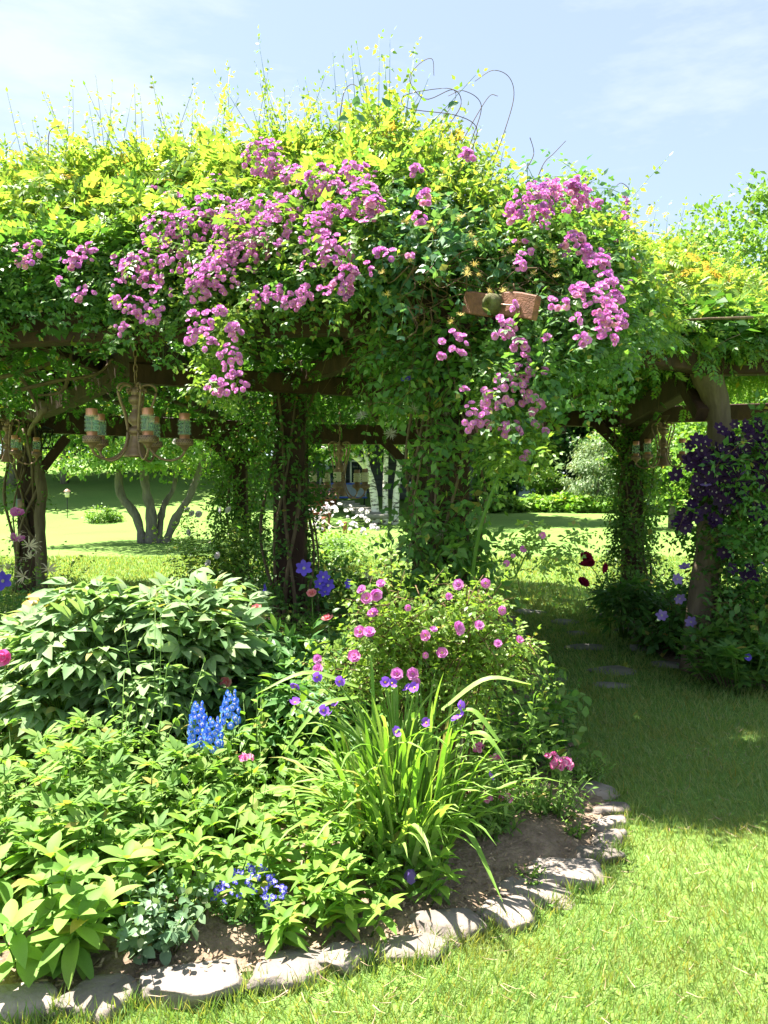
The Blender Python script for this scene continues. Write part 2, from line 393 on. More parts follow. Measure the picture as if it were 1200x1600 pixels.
M['iron'] = mat('black_iron', (.02, .018, .016), (.012, .012, .012), 20, .5)
def glassmat(name, c, mixf=.75):
    m, t = newmat(name); N = t.nodes.new; L = t.links.new
    a = N('ShaderNodeBsdfTransparent'); a.inputs[0].default_value = rgb(*c); b = N('ShaderNodeBsdfPrincipled'); b.inputs['Base Color'].default_value = rgb(c[0] * .7, c[1] * .8, c[2] * .75); b.inputs['Roughness'].default_value = .08; b.inputs['Specular IOR Level'].default_value = .8
    mx = N('ShaderNodeMixShader'); mx.inputs[0].default_value = 1 - mixf; L(a.outputs[0], mx.inputs[1]); L(b.outputs[0], mx.inputs[2]); o = N('ShaderNodeOutputMaterial'); L(mx.outputs[0], o.inputs[0])
    return m
M['glass_green'] = glassmat('green_ribbed_glass', (.93, .985, .95), .88)
M['cream'] = mat('cream_shade', (.72, .66, .48), (.62, .56, .40), 10, .6)
M['stone'] = mat('field_stone', (.29, .235, .195), (.15, .13, .118), 5, .85, bump=.7, bscale=24, contrast=(.3, .72), third=(.225, .19, .165), rand=.28)
M['slab'] = mat('flag_stone', (.26, .24, .21), (.15, .145, .13), 6, .9, bump=.5, bscale=30, rand=.15)
M['soil'] = mat('bed_soil', (.29, .215, .15), (.14, .10, .07), 16, .95, bump=1.0, bscale=45, third=(.21, .153, .108))
M['mulch'] = leafmat('mulch_chip', ((.15, .095, .06), (.28, .20, .13), (.38, .29, .20)), (1, 1, 1), .02, .9, .2, 1.0, False)
M['glasspane'] = mat('window_glass', (.03, .045, .055), (.02, .03, .04), 2, .06, .6)
M['white'] = mat('white_paint', (.78, .78, .76), (.70, .70, .68), 6, .5)
M['hwall'] = mat('dark_siding', (.085, .09, .095), (.06, .065, .07), 4, .8, stretch=(1, 1, 12))
M['hroof'] = mat('shingle_grey', (.06, .06, .062), (.035, .035, .037), 20, .9)
M['redwood'] = mat('red_cedar_board', (.34, .13, .07), (.22, .08, .045), 12, .7, stretch=(.3, 2, 2))
M['rope'] = mat('rope', (.5, .44, .33), (.36, .31, .22), 60, .9)
M['bluecloth'] = mat('blue_cloth', (.05, .09, .42), (.04, .07, .34), 10, .8)
M['greycloth'] = mat('grey_cloth', (.25, .29, .32), (.19, .22, .25), 6, .8)
M['bluepaint'] = mat('pale_blue_paint', (.45, .55, .68), (.40, .50, .62), 3, .3)
M['pinkpaint'] = mat('faded_red_paint', (.52, .22, .22), (.44, .17, .17), 3, .35)
M['greypaint'] = mat('grey_panel', (.16, .17, .18), (.12, .13, .14), 5, .6)
M['rubber'] = mat('rubber', (.02, .02, .02), None, 8, .8)
M['rose_p'] = petalmat('rose_petal', (.64, .18, .49), (.78, .36, .64))
M['rose_d'] = petalmat('rose_petal_deep', (.48, .14, .46), (.62, .24, .56))
M['rose_k'] = petalmat('rose_petal_bright', (.66, .16, .44), (.76, .30, .58))
M['rose_w'] = petalmat('rose_petal_base', (.82, .62, .74), (.85, .70, .78))
M['white_p'] = petalmat('white_petal', (.78, .76, .66), (.82, .80, .74))
M['cream_p'] = petalmat('cream_petal', (.74, .62, .36), (.80, .72, .50))
M['yellow'] = petalmat('yellow_stamen', (.75, .48, .05), (.8, .58, .1))
M['honey_p'] = petalmat('honeysuckle_yellow', (.78, .52, .08), (.80, .68, .26))
M['clem_d'] = petalmat('dark_purple_petal', (.025, .009, .045), (.042, .013, .065), .2)
M['clem_b'] = petalmat('violet_blue_petal', (.10, .06, .48), (.15, .09, .58))
M['clem_l'] = petalmat('mauve_petal', (.22, .14, .42), (.30, .2, .5))
M['delph'] = petalmat('delphinium_blue', (.07, .20, .76), (.13, .32, .88))
M['lobel'] = petalmat('lobelia_blue', (.10, .09, .62), (.16, .14, .75))
M['spider'] = petalmat('spiderwort_violet', (.24, .08, .62), (.34, .13, .72))
M['pinkf'] = petalmat('hot_pink_petal', (.74, .07, .32), (.82, .22, .46))
M['palepink'] = petalmat('pale_pink_petal', (.82, .45, .58), (.82, .36, .52))
M['maroon'] = petalmat('maroon_petal', (.30, .015, .05), (.42, .03, .08), .3)
M['iris'] = petalmat('apricot_petal', (.78, .55, .14), (.75, .36, .07))
M['seed'] = petalmat('seed_fluff', (.36, .32, .24), (.44, .40, .32), .3)
M['coral'] = petalmat('coral_petal', (.76, .20, .24), (.80, .42, .32))
# ================================================================== SETTING
def sm(t): t = np.clip(t, 0, 1); return t * t * (3 - 2 * t)
def gz(x, y):
    x = np.asarray(x, float); y = np.asarray(y, float)
    amp = 0.25 + 3.9 * sm((5 - x + 0.1 * (y - 30)) / 11)
    z = amp * sm((y - 25) / 34)
    z = z + sm((y - 16) / 30) * .10 * np.sin(x * .35 + 1) * np.cos(y * .21)
    return z + 4 * sm((y - 60) / 120)
def gp(u, d):
    x = (u - 600) / FPX * d
    return A(x, d, float(gz(x, d)))

# lawn: one sheet out to the horizon
g = Geo()
xs = np.concatenate([np.linspace(-420, -42, 16), np.linspace(-40, 40, 81), np.linspace(42, 420, 16)])
ys = np.concatenate([np.linspace(-60, -2, 6), np.linspace(0, 70, 71), np.linspace(75, 640, 26)])
X, Y = np.meshgrid(xs, ys)
nx, ny = len(xs), len(ys)
i, j = np.meshgrid(np.arange(ny - 1), np.arange(nx - 1), indexing='ij')
a0 = (i * nx + j).ravel(); b0 = a0 + nx
g.add(np.stack([X, Y, gz(X, Y)], -1).reshape(-1, 3), np.concatenate([np.stack([a0, a0 + 1, b0 + 1], -1), np.stack([a0, b0 + 1, b0], -1)]))
lm, t = newmat('lawn_turf'); N = t.nodes.new; L = t.links.new
p = N('ShaderNodeBsdfPrincipled'); o = N('ShaderNodeOutputMaterial'); L(p.outputs[0], o.inputs[0]); p.inputs['Roughness'].default_value = .9; p.inputs['Specular IOR Level'].default_value = .1
tcn = N('ShaderNodeTexCoord')
n1 = N('ShaderNodeTexNoise'); n1.inputs['Scale'].default_value = .35; n1.inputs['Detail'].default_value = 6; L(tcn.outputs['Object'], n1.inputs[0])
n2 = N('ShaderNodeTexNoise'); n2.inputs['Scale'].default_value = 22; n2.inputs['Detail'].default_value = 8; n2.inputs['Roughness'].default_value = .75; L(tcn.outputs['Object'], n2.inputs[0])
r1 = N('ShaderNodeValToRGB'); r1.color_ramp.elements[0].position = .3; r1.color_ramp.elements[1].position = .7
r1.color_ramp.elements[0].color = rgb(.135, .245, .055); r1.color_ramp.elements[1].color = rgb(.19, .295, .07); L(n1.outputs[0], r1.inputs[0])
r2 = N('ShaderNodeMapRange'); r2.inputs[1].default_value = .3; r2.inputs[2].default_value = .7; r2.inputs[3].default_value = .55; r2.inputs[4].default_value = 1.25; L(n2.outputs[0], r2.inputs[0])
vm = N('ShaderNodeVectorMath'); vm.operation = 'SCALE'; L(r1.outputs[0], vm.inputs[0]); L(r2.outputs[0], vm.inputs[3]); L(vm.outputs[0], p.inputs['Base Color'])
bp = N('ShaderNodeBump'); bp.inputs['Strength'].default_value = .6; bp.inputs['Distance'].default_value = .04; L(n2.outputs[0], bp.inputs['Height']); L(bp.outputs[0], p.inputs['Normal'])
solo('lawn', g, lm, kind='structure')

# flower bed soil
EDGE = [(-120, 1606), (0, 1585), (60, 1575), (145, 1572), (290, 1552), (370, 1535), (450, 1526), (540, 1505), (630, 1490), (700, 1458), (790, 1432), (835, 1398), (885, 1372), (930, 1340), (948, 1312), (952, 1285), (955, 1262), (945, 1235), (918, 1212), (892, 1150), (868, 1085), (838, 1015), (815, 965)]
edge = np.array([gnd(u, v)[:2] for u, v in EDGE])
BED = np.concatenate([edge, [(1.0, 9.6), (-1.2, 10.2), (-4.2, 8.5), (-5.6, 5.5), (-5.2, 2.6), (-3.6, 2.05), (-2.2, 1.95)]])
def soil_sheet(name, poly, zt, step=.07, amp=.02):
    lo, hi = poly.min(0), poly.max(0)
    xs = np.arange(lo[0], hi[0], step); ys = np.arange(lo[1], hi[1], step)
    X, Y = np.meshgrid(xs, ys); ok = inpoly(X.ravel(), Y.ravel(), poly).reshape(X.shape)
    dd = np.full(X.size, 9.)
    P = np.stack([X.ravel(), Y.ravel()], -1)
    for q in range(len(poly)):
        a, b = poly[q], poly[(q + 1) % len(poly)]
        ab = b - a; tt = np.clip(((P - a) @ ab) / (ab @ ab), 0, 1)
        dd = np.minimum(dd, np.linalg.norm(P - (a + tt[:, None] * ab), axis=1))
    Z = np.array([zt * float(sm(q / .35)) + amp * noise.noise((x * 7, y * 7, 2)) + amp * .6 * noise.noise((x * 19, y * 19, 5)) for x, y, q in zip(P[:, 0], P[:, 1], dd)])
    Z = np.maximum(Z + .006, .004)
    nx = len(xs); f = []
    okf = ok[:-1, :-1] & ok[1:, :-1] & ok[:-1, 1:] & ok[1:, 1:]
    i, j = np.nonzero(okf); a0 = i * nx + j; b0 = a0 + nx
    g = Geo(); g.add(np.stack([P[:, 0], P[:, 1], Z], -1), np.concatenate([np.stack([a0, a0 + 1, b0 + 1], -1), np.stack([a0, b0 + 1, b0], -1)]))
    o = solo(name, g, M['soil'], kind='structure')
    bm = bmesh.new(); bm.from_mesh(o.data); bmesh.ops.delete(bm, geom=[v for v in bm.verts if not v.link_faces], context='VERTS'); bm.to_mesh(o.data); bm.free()
soil_sheet('flower_bed', BED, .05, .055)
BED2 = np.array([gnd(u, v)[:2] for u, v in [(955, 962), (975, 990), (1000, 1012), (1030, 1035), (1065, 1055), (1120, 1075), (1260, 1085)]] + [(5.6, 8.0), (4.6, 10.5), (2.9, 9.5)])
soil_sheet('post_bed', BED2, .03, .09)
# mulch and debris on the soil that shows
g = Geo(); n = 5200
px = np.concatenate([U(.1, 1.2, n // 2), U(-1.2, .6, n // 2)]); py = np.concatenate([U(2.5, 4.4, n // 2), U(2.2, 3.0, n // 2)])
k = inpoly(px, py, BED); px, py = px[k], py[k]
P = np.stack([px, py, U(.012, .06, len(px))], -1)
T = (np.array([(-.3, 0, 0), (.3, 0, .1), (.22, 1, .05), (-.25, .9, 0)]), np.array([(0, 1, 2), (0, 2, 3)]), np.zeros(2, int))
D = rnd(len(P)); D[:, 2] *= .25
scatter(g, T, P, D, A(0, 0, 1) + rnd(len(P), .3), U(.006, .028, len(P)), wx=.5)
solo('mulch', g, M['mulch'], kind='stuff')

# stones
def stone_mesh(seed, sx, sy, sz, sub_=3, flat=.75, fac=.22):
    bm = bmesh.new(); bmesh.ops.create_icosphere(bm, subdivisions=sub_, radius=1)
    rr = random.Random(seed); off = Vector((rr.uniform(-50, 50), rr.uniform(-50, 50), rr.uniform(-50, 50)))
    pl = [(Vector((rr.gauss(0, 1), rr.gauss(0, 1), rr.gauss(.3, .6))).normalized(), rr.uniform(.62, .88)) for _ in range(13)]
    for v in bm.verts:
        c = v.co.copy()
        for nrml, dd in pl:
            q = c.dot(nrml)
            if q > dd: c -= nrml * (q - dd) * .96
        c *= 1 + fac * noise.noise(c * 1.3 + off) + .05 * noise.noise(c * 5 + off) + .02 * noise.noise(c * 13 + off)
        if c.z > flat: c.z = flat + (c.z - flat) * .25
        v.co = Vector((c.x * sx, c.y * sy, c.z * sz))
    for f in bm.faces: f.smooth = True
    me = bpy.data.meshes.new('stone'); bm.to_mesh(me); bm.free(); me.materials.append(M['stone'])
    return me
STN = []   # ground discs where no grass grows
def edging(u, v, wpx, dpx, h, rot, label, seed, group='stones edging the flower bed', m=None):
    p = gnd(u, v); k = p[1] / FPX
    me = stone_mesh(seed, wpx * k / 2 * 1.34, dpx * k / 2 * 3.0, h * .72, 4, .5, .2)
    if m: me.materials[0] = m
    o = bpy.data.objects.new('edging_stone', me); COL.objects.link(o)
    o.location = (p[0], p[1], h * .10); o.rotation_euler = (random.uniform(-.12, .06), random.uniform(-.1, .1), rot)
    tag(o, label, 'stone', group); STN.append((p[0], p[1], wpx * k * .52, rot))
ED = [(28, 1575, 130, 40, .085, .0, 'pale pinkish edging stone cut off by the bottom left corner'),
 (150, 1572, 110, 36, .085, .12, 'rounded grey edging stone with a dark leaf shadow, second from the left corner'),
 (298, 1545, 175, 42, .10, .16, 'long flat whitish edging stone, the largest beside the bare soil'),
 (448, 1525, 115, 36, .085, .22, 'flat pale edging stone between the long white one and a small grey one'),
 (538, 1503, 78, 34, .085, .35, 'smaller wedge-shaped grey edging stone, fifth from the left corner'),
 (632, 1490, 98, 28, .075, .05, 'smooth low blue-grey edging stone with a white speck'),
 (705, 1452, 118, 40, .10, .15, 'wide pinkish edging stone with a grey slanting front, below the long strap leaf'),
 (790, 1432, 84, 36, .09, .2, 'pale edging stone striped by a leaf shadow, under the tip of the strap leaf'),
 (838, 1398, 100, 30, .075, -.3, 'low grey edging stone half hidden behind two bigger ones'),
 (888, 1374, 118, 36, .09, .1, 'broad tan edging stone crossed by a dark diagonal shadow'),
 (928, 1338, 72, 22, .06, -.35, 'small flat whitish edging stone at the bend of the edging'),
 (948, 1318, 62, 18, .075, .5, 'little tan edging stone just above the flat whitish one'),
 (945, 1294, 64, 20, .07, .6, 'grey brown edging stone in half shade, next above the little tan one'),
 (955, 1268, 72, 15, .06, .2, 'flat dappled edging stone at the edge of the lawn shadow'),
 (938, 1238, 66, 22, .055, -.6, 'shaded flat edging stone, last one before the dark lawn'),
 (916, 1212, 40, 15, .05, -.5, 'small shaded edging stone behind the pink sweet william')]
for s, e in enumerate(ED): edging(*e, 40 + s)
ED2 = [(955, 963, 44, 9, .07, .3, 'shaded edging stone of the post bed beside the dark red peony'),
 (978, 985, 40, 9, .07, -.2, 'shaded edging stone of the post bed, second from the dark red peony'),
 (1006, 1015, 42, 10, .07, .2, 'rounded shaded edging stone in the middle of the post bed edge'),
 (1040, 1040, 40, 12, .06, -.3, 'shaded edging stone with a pale rim at the foot of the log post')]
for s, e in enumerate(ED2): edging(*e, 70 + s, group='stones edging the post bed', m=M['slab'])
for s, (u, v, wpx, dpx, lb) in enumerate([(826, 957, 60, 10, 'farthest grey stepping stone beside the flower bed in the shade'),
 (882, 972, 52, 9, 'small pale stepping stone, the brightest of the shaded path'),
 (917, 1012, 84, 9, 'long dim stepping stone halfway along the shaded path'),
 (962, 1048, 96, 15, 'large brown stepping stone, widest of the shaded path'),
 (872, 1060, 42, 11, 'small stepping stone half under the bed plants'),
 (955, 1072, 72, 10, 'stepping stone sunk in the grass, nearest of the shaded path'),
 (900, 990, 40, 6, 'tiny dark stepping stone between the pale one and the long one')]):
    p = gnd(u, v); k = p[1] / FPX
    me = stone_mesh(90 + s, wpx * k / 2, dpx * k * p[1] / CAM_H / 2, .05, 3, .4, .12); me.materials[0] = M['slab']
    o = bpy.data.objects.new('stepping_stone', me); COL.objects.link(o); o.location = (p[0], p[1], -.004)
    tag(o, lb, 'stone', 'stepping stones of the shaded path'); STN.append((p[0], p[1], wpx * k * .34, 0))

# grass blades on the lawn around the camera
g = Geo(); NB = 270000
d = (2.0 ** .3 + U(0, 1, NB) * (17 ** .3 - 2.0 ** .3)) ** (1 / .3)
x = d * U(-.66, .82, NB) + U(-.3, .5, NB)
ok = ~inpoly(x, d, BED) & ~inpoly(x, d, BED2)
for sx, sy, sr, _ in STN: ok &= ((x - sx) ** 2 + ((d - sy) / .8) ** 2) > (sr * .8) ** 2
ok &= ~((x < 1.0) & (d > 4.2) & (d < 9.5))
x, d = x[ok], d[ok]; n = len(x)
sc = np.clip(d / 3.2, 1, 5)
cl = np.array([noise.noise((a * 2.2, b * 2.2, 0)) for a, b in zip(x, d)])
P = np.stack([x, d, np.zeros(n)], -1)
lean = rnd(n, .5); lean[:, 2] = 1.0; lean[:, 0] += .25 * np.sin(x * 3); lean[:, 1] += .12
T = (np.array([(-.5, 0, 0), (.5, 0, 0), (.32, .55, .04), (-.32, .55, .04), (.0, 1, .22)]), np.array([(0, 1, 2), (0, 2, 3), (3, 2, 4)]), np.zeros(3, int))
ht = U(.022, .060, n) * (1 + .35 * cl) * (1 + .12 * sc)
Nn = rnd(n); Nn[:, 2] = .2
Yv = nrm(lean); Xv = nrm(np.cross(Yv, Nn)); Zv = np.cross(Xv, Yv)
wd = U(.0022, .0046, n) * sc
tv = T[0]
V = P[:, None] + wd[:, None, None] * tv[None, :, 0:1] * Xv[:, None] + ht[:, None, None] * (tv[None, :, 1:2] * Yv[:, None] + tv[None, :, 2:3] * Zv[:, None])
F = T[1][None] + (np.arange(n) * 5)[:, None, None]
g.add(V.reshape(-1, 3), F.reshape(-1, 3))
# longer tufts against the stones
q = []
for sx, sy, sr, _ in STN[:16]:
    a = U(-PI, 0, 90); rr = sr * U(.95, 1.15, 90); q.append(np.stack([sx + rr * np.cos(a), sy + rr * .7 * np.sin(a) , np.zeros(90)], -1))
P = np.concatenate(q); P = P[~inpoly(P[:, 0], P[:, 1], BED)]
le = rnd(len(P), .35); le[:, 2] = 1
scatter(g, T, P, le, rnd(len(P)), U(.04, .085, len(P)), wx=.07)
solo('lawn_grass', g, M['grass'], kind='stuff')
g = Geo(); n = 900; x = U(-.4, 2.6, n); d = U(1.9, 4.6, n) ; ok = ~inpoly(x, d, BED); x, d = x[ok], d[ok]      # clover and clippings in the turf
cx = np.array([noise.noise((a * 3, b_ * 3, 7)) for a, b_ in zip(x, d)]); k = cx > .12; x, d = x[k], d[k]; n = len(x); P = np.stack([x, d, U(.015, .045, n)], -1)
for a in (0, 2.1, 4.2): scatter(g, leaf_t(.42, None, .1, -.1, 3), P, np.stack([np.cos(a + x * 40), np.sin(a + x * 40), 0 * x + .1], -1), A(0, 0, 1) + rnd(n, .15), U(.009, .014, n))
solo('clover', g, M['sage_leaf'], kind='stuff')
g = Geo(); n = 1500; x = U(-.8, 2.8, n); d = U(1.9, 5, n); ok = ~inpoly(x, d, BED); x, d = x[ok], d[ok]; n = len(x); D = rnd(n) * A(1, 1, .15); scatter(g, T, np.stack([x, d, U(.02, .05, n)], -1), D, A(0, 0, 1) + rnd(n, .2), U(.03, .07, n), wx=.05)
solo('dry_clippings', g, M['mulch'], kind='stuff')

# ------------------------------------------------------------------ trees
KITE = kite_t(); FLAT = flat_t(); FLATW = flat_t(.42)
def crown_geo(g, T, c, rad, ncl, nl, cr, ls, flat=.55, low=-.8, shell=.5, droop=.2):
    d = nrm(rnd(ncl)); d[:, 2] = np.clip(d[:, 2], low, 1)
    cc = np.asarray(c) + d * np.asarray(rad) * (shell + (1 - shell) * U(0, 1, (ncl, 1)) ** .6)
    k = U(.6, 1.35, ncl)
    P = cc[:, None] + R.normal(0, 1, (ncl, nl, 3)) * A(1, 1, flat) * cr * k[:, None, None]
    P = P.reshape(-1, 3); o = nrm(P - np.asarray(c)); n = len(P)
    D = nrm(rnd(n)) + o * .5 - A(0, 0, droop); Nn = A(0, 0, .8) + o * .5 + rnd(n, .45)
    scatter(g, T, P, D, Nn, ls * U(.65, 1.35, n))
    return cc
def limb(g, pts, r0, r1, sides=7, n=8): tubes(g, spl(pts, n), np.linspace(r0, r1, n)[None], sides)
def tree(name, label, b, h, tr, cb, rad, ncl, nl, cr, ls, leaf, bark, T=FLATW, lean=(0, 0), group=None, nlimb=10, cat='tree', **kw):
    t = thing(name, label, cat, b, group)
    g = Geo(); c = A(b[0] + lean[0], b[1] + lean[1], b[2] + cb)
    cc = crown_geo(g, T, c, rad, ncl, nl, cr, ls, **kw)
    part('crown', g, M[leaf], t, 'stuff')
    g = Geo(); top = c + A(0, 0, rad[2] * .5)
    pts = [b - A(0, 0, .1), b + A(lean[0] * .2, lean[1] * .2, (top[2] - b[2]) * .33), c * .5 + (b + A(lean[0] * .3, 0, (top[2] - b[2]) * .5)) * .5, top]
    limb(g, pts, tr, tr * .25, 8, 12)
    for q in range(nlimb):
        e = cc[q % len(cc)]; s = b + (c - b) * U(.45, .95)
        limb(g, [s, (s + e) / 2 + rnd(1, .15)[0], e], tr * .38, tr * .08, 5, 6)
    part('trunk', g, M[bark], t)
    return t

# multi-stemmed tree on the left lawn
b = gp(232, 21.5)
t = thing('multistem_tree', 'spreading tree with four grey leaning stems alone on the sunny lawn', 'tree', b)
g = Geo(); stems = []
for pts, r, dd in (([(226, 848), (212, 805), (190, 776), (186, 745), (196, 712), (188, 670)], .14, .2), ([(237, 849), (236, 800), (228, 765), (224, 730), (226, 680)], .16, -.2), ([(248, 847), (251, 812), (258, 785), (272, 760), (280, 700)], .10, .6), ([(256, 847), (276, 808), (296, 776), (312, 735), (322, 690)], .125, -.3)):
    q = [at(u, v, b[1] + dd * k * .3) for k, (u, v) in enumerate(pts)]; q[0][2] = b[2] - .1
    e, f = q[-2], q[-1] + A(0, dd, .9)
    c = spl(q + [f], 26); n0 = len(g.V); rr = np.linspace(r, r * .42, 26) * (1 + .10 * R.normal(0, 1, 26)); rr[0] *= 1.35; rr[1] *= 1.15
    tubes(g, c, rr[None], 10); g.V[n0] = g.V[n0] + np.array([noise.noise_vector(Vector(v * 5)) for v in g.V[n0]]) * r * .22
    stems.append((e, f))
    for q in range(5):
        s = e + (f - e) * U(0, 1); tip = s + A(U(-2.2, 2.2), U(-1.5, 1.5), U(.2, 1.6)); limb(g, [s, (s + tip) / 2 + A(0, 0, .25), tip], r * .4, .02, 5, 6)
part('trunk', g, M['bark'], t)
g = Geo(); crown_geo(g, FLAT, b + A(.2, 0, 4.1), (3.6, 2.8, 1.9), 95, 120, .34, .15, low=-.95, shell=.45, droop=.35)
crown_geo(g, FLAT, b + A(.1, -.5, 2.4), (3.1, 1.8, .55), 34, 110, .26, .15, low=-.9, shell=.35, droop=.4)
part('crown', g, M['tree_a'], t, 'stuff')

b = gp(18, 40); tree('shade_tree', 'tall tree with a pale straight trunk at the far left edge', b, 12, .27, 7.4, (6.0, 5.5, 5.2), 190, 90, .62, .34, 'tree_a', 'bark', low=-.95, group='trees on the far slope')
b = gp(101, 41); tree('shade_tree', 'tall tree whose pale trunk stands between the log post and the multi-stemmed tree', b, 12, .24, 7.4, (5.8, 5.5, 5.2), 190, 90, .62, .34, 'tree_a', 'bark', low=-.95, group='trees on the far slope')
b = gp(330, 46); tree('shade_tree', 'dark leafy tree on the slope behind the multi-stemmed tree', b, 12, .3, 7.0, (5.5, 5, 5.6), 180, 90, .65, .36, 'tree_b', 'bark', low=-.95, group='trees on the far slope')
b = gp(470, 38); tree('shade_tree', 'broad shade tree overhanging the terrace left of the birches', b, 12, .3, 7.6, (5.5, 5, 4.8), 180, 90, .6, .34, 'tree_b', 'bark', low=-.85, group='trees on the far slope')
b = gp(690, 37); tree('shade_tree', 'broad shade tree behind the main post beside the house', b, 12, .3, 7.6, (5.0, 5, 4.8), 170, 90, .6, .34, 'tree_b', 'bark', low=-.85)
# birch clump
b = gp(600, 30)
t = thing('birch_tree', 'clump of white-barked birch trunks in front of the dark house', 'tree', b)
g = Geo()
for pts, r in (([(588, 812), (582, 760), (566, 722), (535, 706), (492, 700)], .17), ([(602, 812), (602, 760), (603, 700), (598, 620)], .125), ([(617, 812), (620, 760), (628, 700), (640, 620)], .15), ([(578, 745), (570, 700), (566, 640)], .10)):
    q = [at(u, v, 30 + .2 * k) for k, (u, v) in enumerate(pts)]
    q[0][2] = min(q[0][2], b[2] - .05) if pts[0][1] > 800 else q[0][2]
    limb(g, q, r, r * .6, 9, 16)
part('trunk', g, M['birch'], t)
g = Geo(); crown_geo(g, FLAT, b + A(.3, .3, 5.2), (3.6, 2.6, 2.6), 110, 110, .38, .17, low=-.9, shell=.35, droop=.6)
crown_geo(g, FLAT, b + A(-2.3, -.4, 2.9), (1.5, .9, .7), 22, 90, .26, .15, low=-.9, shell=.3, droop=.6)
part('crown', g, M['tree_a'], t, 'stuff')
# right hand trees
b = gp(850, 46); tree('young_tree', 'small bright rounded tree standing in front of parked vehicles', b, 3, .07, 1.75, (1.15, 1.1, .95), 45, 110, .22, .15, 'tree_a', 'bark', T=FLAT)
b = gp(930, 44)
t = thing('weeping_tree', 'pale green feathery tree sweeping to the ground beside the vine-clad post', 'tree', b)
g = Geo()
crown_geo(g, flat_t(.16), b + A(0, 0, 1.6), (1.9, 1.6, 1.7), 60, 110, .3, .22, low=-.95, shell=.5, droop=1.2)
crown_geo(g, flat_t(.16), b + A(.6, .5, 3.2), (1.5, 1.4, 1.4), 45, 110, .3, .22, low=-.95, shell=.5, droop=1.2)
part('crown', g, M['tree_c'], t, 'stuff')
g = Geo(); limb(g, [b - A(0, 0, .1), b + A(.2, 0, 1.5), b + A(.6, .3, 4)], .14, .03); part('trunk', g, M['bark'], t)
b = gp(1215, 25); tree('oak_tree', 'large rounded tree rising above the right end of the vine roof', b, 11, .4, 7.3, (4.8, 4.2, 3.9), 250, 110, .42, .19, 'tree_a', 'bark', low=-.9, T=FLAT)
b = gp(1050, 30); tree('garden_tree', 'sunlit leafy tree between the vine-clad post and the log post', b, 6, .16, 3.2, (2.6, 2.2, 2.2), 90, 100, .32, .18, 'tree_a', 'bark', low=-.95, T=FLAT)
b = gp(1160, 21); tree('garden_tree', 'bright leafy tree filling the gap right of the log post', b, 5, .13, 2.7, (2.2, 1.9, 2.1), 90, 100, .28, .15, 'tree_a', 'bark', low=-.95, T=FLAT)
b = gp(760, 50); tree('shade_tree', 'deep green tree behind the pergola between the main post and the young tree', b, 11, .3, 5.4, (4.0, 3.5, 5.0), 140, 85, .55, .30, 'tree_b', 'bark', low=-.98)
b = gp(985, 52); tree('shade_tree', 'deep green tree rising behind the feathery pale tree', b, 11, .3, 6, (4.6, 4, 5.2), 150, 85, .55, .30, 'tree_b', 'bark', low=-.98)
# far woodland
g = Geo(); gt = Geo()
for q in range(78):
    d = U(56, 92); u = U(-420, 1700) if q > 40 else -420 + 2120 * (q + .5) / 41
    if q <= 40: d = U(56, 64)
    b = gp(u, d); h = U(11, 16)
    crown_geo(g, FLATW, b + A(0, 0, h * .52), (U(3.2, 4.8), U(3, 4.5), h * .46), 34, 34, .95, .62, low=-1, shell=.4)
    tubes(gt, np.array([b - A(0, 0, .2), b + A(U(-.3, .3), 0, h * .3), b + A(U(-.6, .6), 0, h * .7)]), np.array([[.3, .25, .1]]), 6)
w_ = thing('woodland', 'dark green woodland closing off the far side of the garden', 'woodland'); w_['kind'] = 'stuff'
part('crown', g, M['wood_leaf'], w_, 'stuff'); part('trunk', gt, M['bark'], w_, 'stuff')

# ------------------------------------------------------------------ shrubs beyond the lawn
def mound(name, label, b, rad, ncl, nl, cr, ls, leaf, T=FLAT, group=None, stems=6, cat='shrub', **kw):
    t = thing(name, label, cat, b, group); g = Geo()
    crown_geo(g, T, np.asarray(b) + A(0, 0, rad[2] * .55), rad, ncl, nl, cr, ls, **kw); part('foliage', g, M[leaf], t, 'stuff')
    g = Geo()
    for q in range(stems):
        e = np.asarray(b) + A(U(-.6, .6) * rad[0], U(-.6, .6) * rad[1], rad[2] * U(.7, 1.2)); limb(g, [np.asarray(b) + A(U(-.1, .1), U(-.1, .1), -.03), (np.asarray(b) + e) / 2 + rnd(1, .04)[0], e], .012 + .01 * rad[2], .004, 4, 5)
    part('stem', g, M['stem_brown'], t); return t
mound('low_shrub', 'low yellow-green shrub at the far lawn edge left of the multi-stemmed tree', gp(160, 30), (.55, .45, .42), 22, 60, .12, .10, 'tree_a')
mound('low_shrub', 'tiny tuft beside the low yellow-green shrub at the lawn edge', gp(180, 30.3), (.3, .3, .3), 12, 50, .09, .09, 'tree_a')
for q, (u, d, r, lf, lb) in enumerate([(795, 44, .9, 'geran_leaf', 'round pale shrub at the far lawn edge, leftmost of the border row'), (832, 44, 1.0, 'strap_leaf', 'wide yellow-green hosta in the border row in front of the vehicles'),
   (868, 43.5, .9, 'strap_leaf', 'yellow-green hosta below the young rounded tree'), (905, 43, 1.1, 'phlox_leaf', 'leafy hosta mound in front of the feathery pale tree'), (942, 43, 1.0, 'phlox_leaf', 'leafy hosta mound touching the vine-clad post'),
   (1030, 42, 1.3, 'tree_a', 'bright shrub on the lawn edge right of the vine-clad post')]):
    mound('border_plant', lb, gp(u, d), (r * .9, r * .6, .55), 30, 50, .2, .26, lf, FLATW, 'border plants along the far lawn edge', low=-.3)
mound('purple_shrub', 'dusky shrub right of the parked vehicles', gp(884, 46), (.8, .7, .9), 24, 60, .22, .16, 'tree_b')

